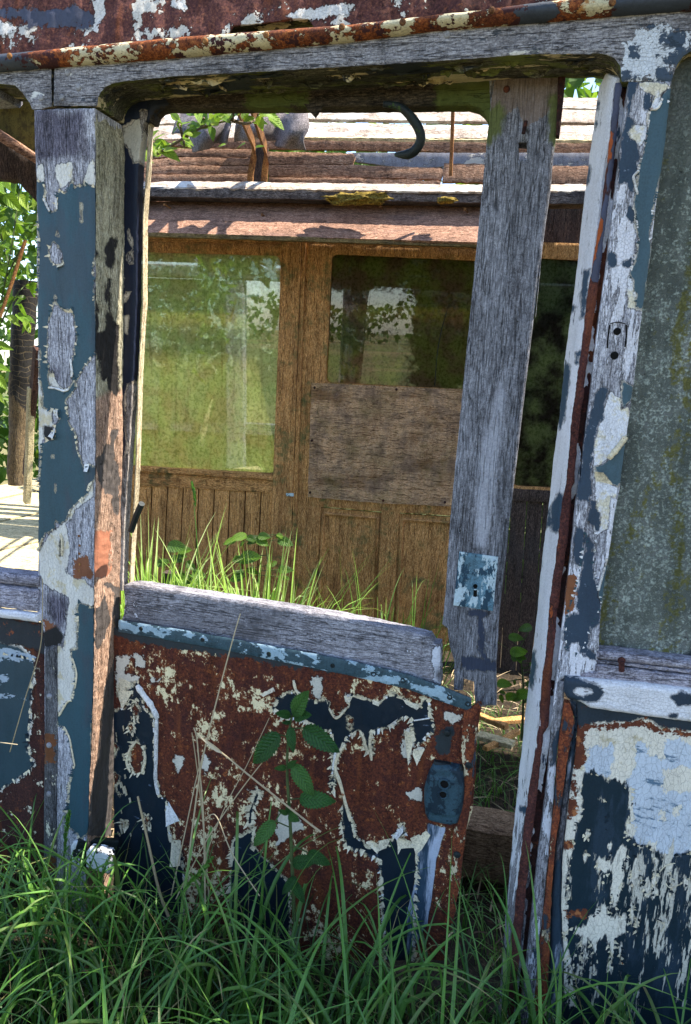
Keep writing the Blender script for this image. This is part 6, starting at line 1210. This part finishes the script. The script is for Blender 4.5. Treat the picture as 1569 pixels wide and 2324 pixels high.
for i in range(1900):                                     # thin grass on the floor inside, in the gap and along the threshold
    x = rng.uniform(-.75, .75); y = rng.uniform(.18, 1.7); h = rng.uniform(.06, .26); blade(V, Fc, tn, (x, y, -.11), h, h*rng.uniform(.2, .9), rng.uniform(0, 6.28), rng.uniform(.002, .006), rng.uniform(.3, .75), rng.uniform(.2, .8), 6)
tag(mk('grass', V, Fc, M['grass'], None, fields={'tint': tn}, loc=(0, .9, -.1)), kind='stuff')
def tuft(label, x, y, n, hr, spread, tr, wr=(.004, .008), lean=None):
    V, Fc, tn = [], [], []
    for i in range(n):
        a = rng.uniform(0, 6.28); r = spread*math.sqrt(rng.uniform(0, 1)); h = rng.uniform(*hr); az = a+rng.normal()*.5 if lean is None else lean+rng.normal()*.9
        blade(V, Fc, tn, (x+r*math.cos(a), y+r*.6*math.sin(a), -.11), h*1.08, h*rng.uniform(.05, .42), az, rng.uniform(*wr), rng.uniform(*tr), rng.uniform(.05, .45), 9, rng.uniform(-1, 1))
    tag(mk('grass_tuft', V, Fc, M['grass_in'], None, fields={'tint': tn}), label, 'grass', 'grass tufts growing inside the doorway')
pa = at(352, 1330, 1.0); tuft('tall sunlit grass tuft in the left corner of the doorway', pa[0], 1.0, 260, (.66, 1.06), .16, (.4, 1.0), (.009, .016))
pa = at(580, 1390, 1.05); tuft('broad sunlit grass tuft in the middle above the grey rail', pa[0], 1.05, 430, (.52, .95), .23, (.45, 1.0), (.009, .016))
pa = at(880, 1420, 1.35); tuft('dark shaded grass tuft against the inner door', pa[0], 1.35, 130, (.50, .90), .26, (.0, .35), (.005, .010))
pa = at(700, 1400, 1.2); tuft('thin low grass tuft between the bright one and the dark one', pa[0], 1.2, 45, (.50, .76), .14, (.1, .7), (.003, .005))
# seeding stalks and the long one before the far window
def stalk(label, pts, depths, r, head=None, mat='grass', tint=.35, cat='grass stalk', group=None, name='grass_stalk'):
    t = spline(pts, 22); D_ = np.interp(np.linspace(0, 1, 22), np.linspace(0, 1, len(depths)), depths); W = np.array([at(*p, d) for p, d in zip(t, D_)]); b = W[0]
    root = thing(name, label, cat, b, group)
    g = Geo(); tube(g, W, np.linspace(r, r*.6, 22), 6, fl={'tint': tint}); g.build('stem', M[mat], root)
    if head:
        g = Geo(); H = spline(head[0], 40); 
        for i, p in enumerate(H):
            c = at(*p, head[1]); tt = at(*H[min(i+1, 39)], head[1])-at(*H[max(i-1, 0)], head[1]); tt /= np.linalg.norm(tt)
            for k in range(3):
                u = rnd_unit(); u -= tt*(u@tt); u /= np.linalg.norm(u); s = head[2]*(.5+math.sin(math.pi*i/39)*.7)
                leaf(g, c+u*.0008, c+u*s*.5+tt*s*1.3, s*.5, rnd_unit(), tint=rng.uniform(.3, .75), n=3)
        g.build('seed_head', M[mat], root)
stalk('green seeding grass stalk upright before the white foot of the post', T('A4', 640, 2324, 640, 1900, 640, 1440), [-.13, -.13], .0024, (T('A4', 645, 1440, 655, 1300, 675, 1130, 690, 1030), -.13, .010))
stalk('green seeding grass stalk leaning right under the white hinge', T('A4', 780, 2500, 850, 2080, 950, 1780), [-.2, -.2], .0022, (T('A4', 830, 2250, 900, 1960, 990, 1730, 1080, 1490), -.2, .011))
stalk('green seed head slanting in front of the rusty panel', T('A5', 420, 2600, 540, 2324, 640, 2180), [-.18, -.18], .0022, (T('A5', 560, 2290, 650, 2180, 740, 2080, 815, 1995), -.18, .010))
stalk('thin grass stalk with a seed head standing before the far green window', T('D', 452, 1380, 448, 1240, 440, 1140), [.9, .9], .0025, (T('D', 444, 1150, 441, 1120, 436, 1095), .9, .010), tint=.55)
# dry stalks leaning on the rusty panel
sg = 'dry stalks leaning in front of the rusty panel'
for lab, pts, r, d in (('longest pale dry stalk rising across the rusty panel to the grey rail', T('A5', 560, 2500, 700, 1400, 780, 1000, 900, 520, 1000, 150, 1045, 0), .0022, -.05),
    ('pale dry stalk bent over at its top and slanting down right', T('A5', 1700, 1780, 1549, 1665, 1130, 1330, 900, 1140, 700, 1000), .0026, -.07),
    ('dry stalk leaning right up to the nettle from lower left', T('A5', 520, 2324, 750, 1880, 960, 1560, 1130, 1330, 1290, 1130), .0018, -.06),
    ('thick short dry stalk with a cut top before the dark left corner', T('A5', 470, 2500, 380, 2250, 290, 1850, 208, 1490), .0042, -.06),
    ('upright dry stalk with a bent top in front of the rust', T('A5', 760, 2500, 745, 1700, 715, 1300, 690, 1020, 665, 930), .0024, -.05),
    ('dry stalk leaning left behind the upright ones', T('A5', 790, 2324, 740, 1700, 690, 1250, 650, 970), .0020, -.03),
    ('thin dry stalk rising left to right across the lower rust', T('A5', 480, 2300, 600, 1750, 690, 1330, 750, 1120), .0018, -.035),
    ('thin dry stalk rising steeply under the nettle leaf', T('A5', 640, 2300, 900, 1620, 1090, 1250, 1280, 850), .0014, -.02),
    ('arched dry grass stem low in front of the rusty panel', T('A5', 1200, 2300, 980, 1960, 860, 1670, 800, 1640, 740, 1690), .0016, -.06)):
    stalk(lab, pts, [d, d*.7], r, None, 'straw', random.uniform(.35, .9), 'dry stalk', sg, 'dry_stalk')
stalk('long thin dry stalk slanting across the blue left panel', T('A3', 100, 2324, 250, 1800, 400, 1300, 425, 900, 425, 600), [-.03, -.02], .0016, None, 'straw', .5, 'dry stalk', None, 'dry_stalk')
stalk('short pale dry stalk sticking out low at the left edge', T('A4', -120, 310, 0, 335, 175, 358), [-.06, -.06], .0018, None, 'straw', .8, 'dry stalk', None, 'dry_stalk')
g = Geo(); leaf(g, at(*T('A5', 900, 1140)[0], -.07), at(*T('A5', 695, 1000)[0], -.075), .010, (0, -1, .4), tint=.9, fold=.5, n=5); tag(g.build('dry_leaf', M['straw']), 'folded pale dry grass leaf across the middle of the rusty panel', 'dry leaf')
g = Geo(); tube(g, [at(298, 1205, .06), at(310, 1170, .045), at(322, 1143, .03)], .008, 9); tag(g.build('bent_rod', M['rubber']), 'short black rod poking out beside the door at its left corner', 'rod')

# ================================================================== nettles
def nettle(label, stem, leaves, depth, mat='nettle', size=1.0, tints=(.2, .9), cat='nettle', name='nettle_plant'):
    b = at(*stem[0], depth); t = thing(name, label, cat, b)
    g = Geo(); W = np.array([at(*p, depth) for p in spline(np.array(stem, float), 18)]); tube(g, W, np.linspace(.0050, .0026, 18), 7); 
    for (x, y, x2, y2) in leaves:
        s0 = W[np.argmin(np.linalg.norm(PX(W)-[x, y], axis=1))]; tube(g, [s0, at(x, y, depth-.012)], .0017, 5)
    g.build('stem', M['stem'], t)
    g = Geo()
    for (x, y, x2, y2) in leaves:
        a, c = at(x, y, depth-.012), at(x2, y2, depth-.03+random.uniform(-.02, .02)); leaf(g, a, c, np.linalg.norm(c-a)*.56*size, (random.uniform(-.2, .2), -.8, .55), tint=random.uniform(*tints), fold=.22, curl=.12, serr=.24, n=24, shape=.78)
    g.build('foliage', M[mat], t); return t
nettle('dark green nettle standing in front of the rusty door panel', [(668, 2090), (664, 1980), (658, 1850), (652, 1760), (654, 1680), (662, 1628)], [
    (637, 1668, 566, 1733), (689, 1652, 768, 1706), (668, 1622, 694, 1572), (664, 1622, 690, 1600), (660, 1624, 628, 1618), (668, 1626, 702, 1622), (666, 1735, 712, 1808), (680, 1812, 759, 1818), (624, 1863, 574, 1922), (660, 1650, 664, 1708), (650, 1742, 624, 1744), (652, 1742, 672, 1726), (654, 1848, 632, 1838), (656, 1848, 676, 1862), (654, 1846, 656, 1820), (660, 1640, 640, 1640), (700, 1935, 748, 1962), (668, 2000, 690, 2052), (672, 1990, 640, 2030), (664, 1960, 720, 1950)], -.035)
for lab, st, n, dep, box in (('bramble seedling growing in front of the oak boards', [(600, 1400), (610, 1300), (600, 1215)], 15, 1.35, (520, 640, 1200, 1310)), ('small nettle behind the left tuft of grass', [(390, 1400), (395, 1300), (385, 1240)], 9, 1.3, (340, 440, 1225, 1320)),
                             ('bramble in the dark gap right of the lock plate', [(1185, 1680), (1188, 1560), (1180, 1470)], 17, .9, (1128, 1215, 1420, 1590))):
    L = []
    for i in range(n+6):
        x, y = random.uniform(*box[:2]), random.uniform(*box[2:]); a = random.uniform(-2.6, 1.0); l = random.uniform(24, 50); L.append((x, y, x+l*math.cos(a), y+abs(l*math.sin(a))*.55-6))
    nettle(lab, st, L, dep, mat='elder', tints=(.0, .45), size=1.25, cat='bramble' if 'bramble' in lab else 'nettle', name='bramble' if 'bramble' in lab else 'nettle_plant')

# ================================================================== the tree whose boughs shade this side (unseen beyond the right edge, crown shaped to shade the grass; the old panes mirror it)
t = thing('tree', 'unseen leafy tree shading the front of the carriage, beyond the right edge', 'tree', (3.3, -1.6, -.1))
g = Geo(); tube(g, [(3.3, -1.6, -.1), (3.25, -1.55, 1.2), (3.1, -1.5, 2.5), (2.8, -1.3, 3.6), (2.4, -1.1, 4.5)], [.17, .13, .11, .08, .04], 10)
for a, b in (((3.1, -1.5, 2.5), (1.5, -.5, 3.3)), ((3.0, -1.4, 3.0), (1.7, -1.8, 3.5)), ((2.8, -1.3, 3.6), (2.2, -.4, 4.2)), ((3.15, -1.5, 2.3), (3.9, -.8, 3.4))): tube(g, [a, tuple((np.array(a)+b)/2+[0, 0, .18]), b], [.06, .04, .012], 7)
g.build('trunk', M['twig'], t)
V, Fc, tn = [], [], []; cl_ = [(rng.uniform(1.15, 4.4), rng.uniform(-2.6, .12), rng.uniform(3.1, 4.6), rng.uniform(.25, .5)) for _ in range(130)]
for i in range(17000):
    c = cl_[rng.integers(len(cl_))]; p = np.array(c[:3])+rnd_unit()*c[3]*rng.uniform(.2, 1)**.5; p[1] = min(p[1], .30); p[2] = max(p[2], 2.85)
    d = rnd_unit(); d[2] -= .3; d /= np.linalg.norm(d); L = rng.uniform(.09, .16); s = np.cross(d, rnd_unit()); s /= np.linalg.norm(s); w = L*.28; k = len(V)
    V += [p, p+d*L*.45-s*w, p+d*L, p+d*L*.45+s*w]; Fc.append((k, k+3, k+2, k+1)); tn += [rng.uniform(.1, .8)]*4
mk('crown', V, Fc, M['far_leaf'], t, fields={'tint': tn})
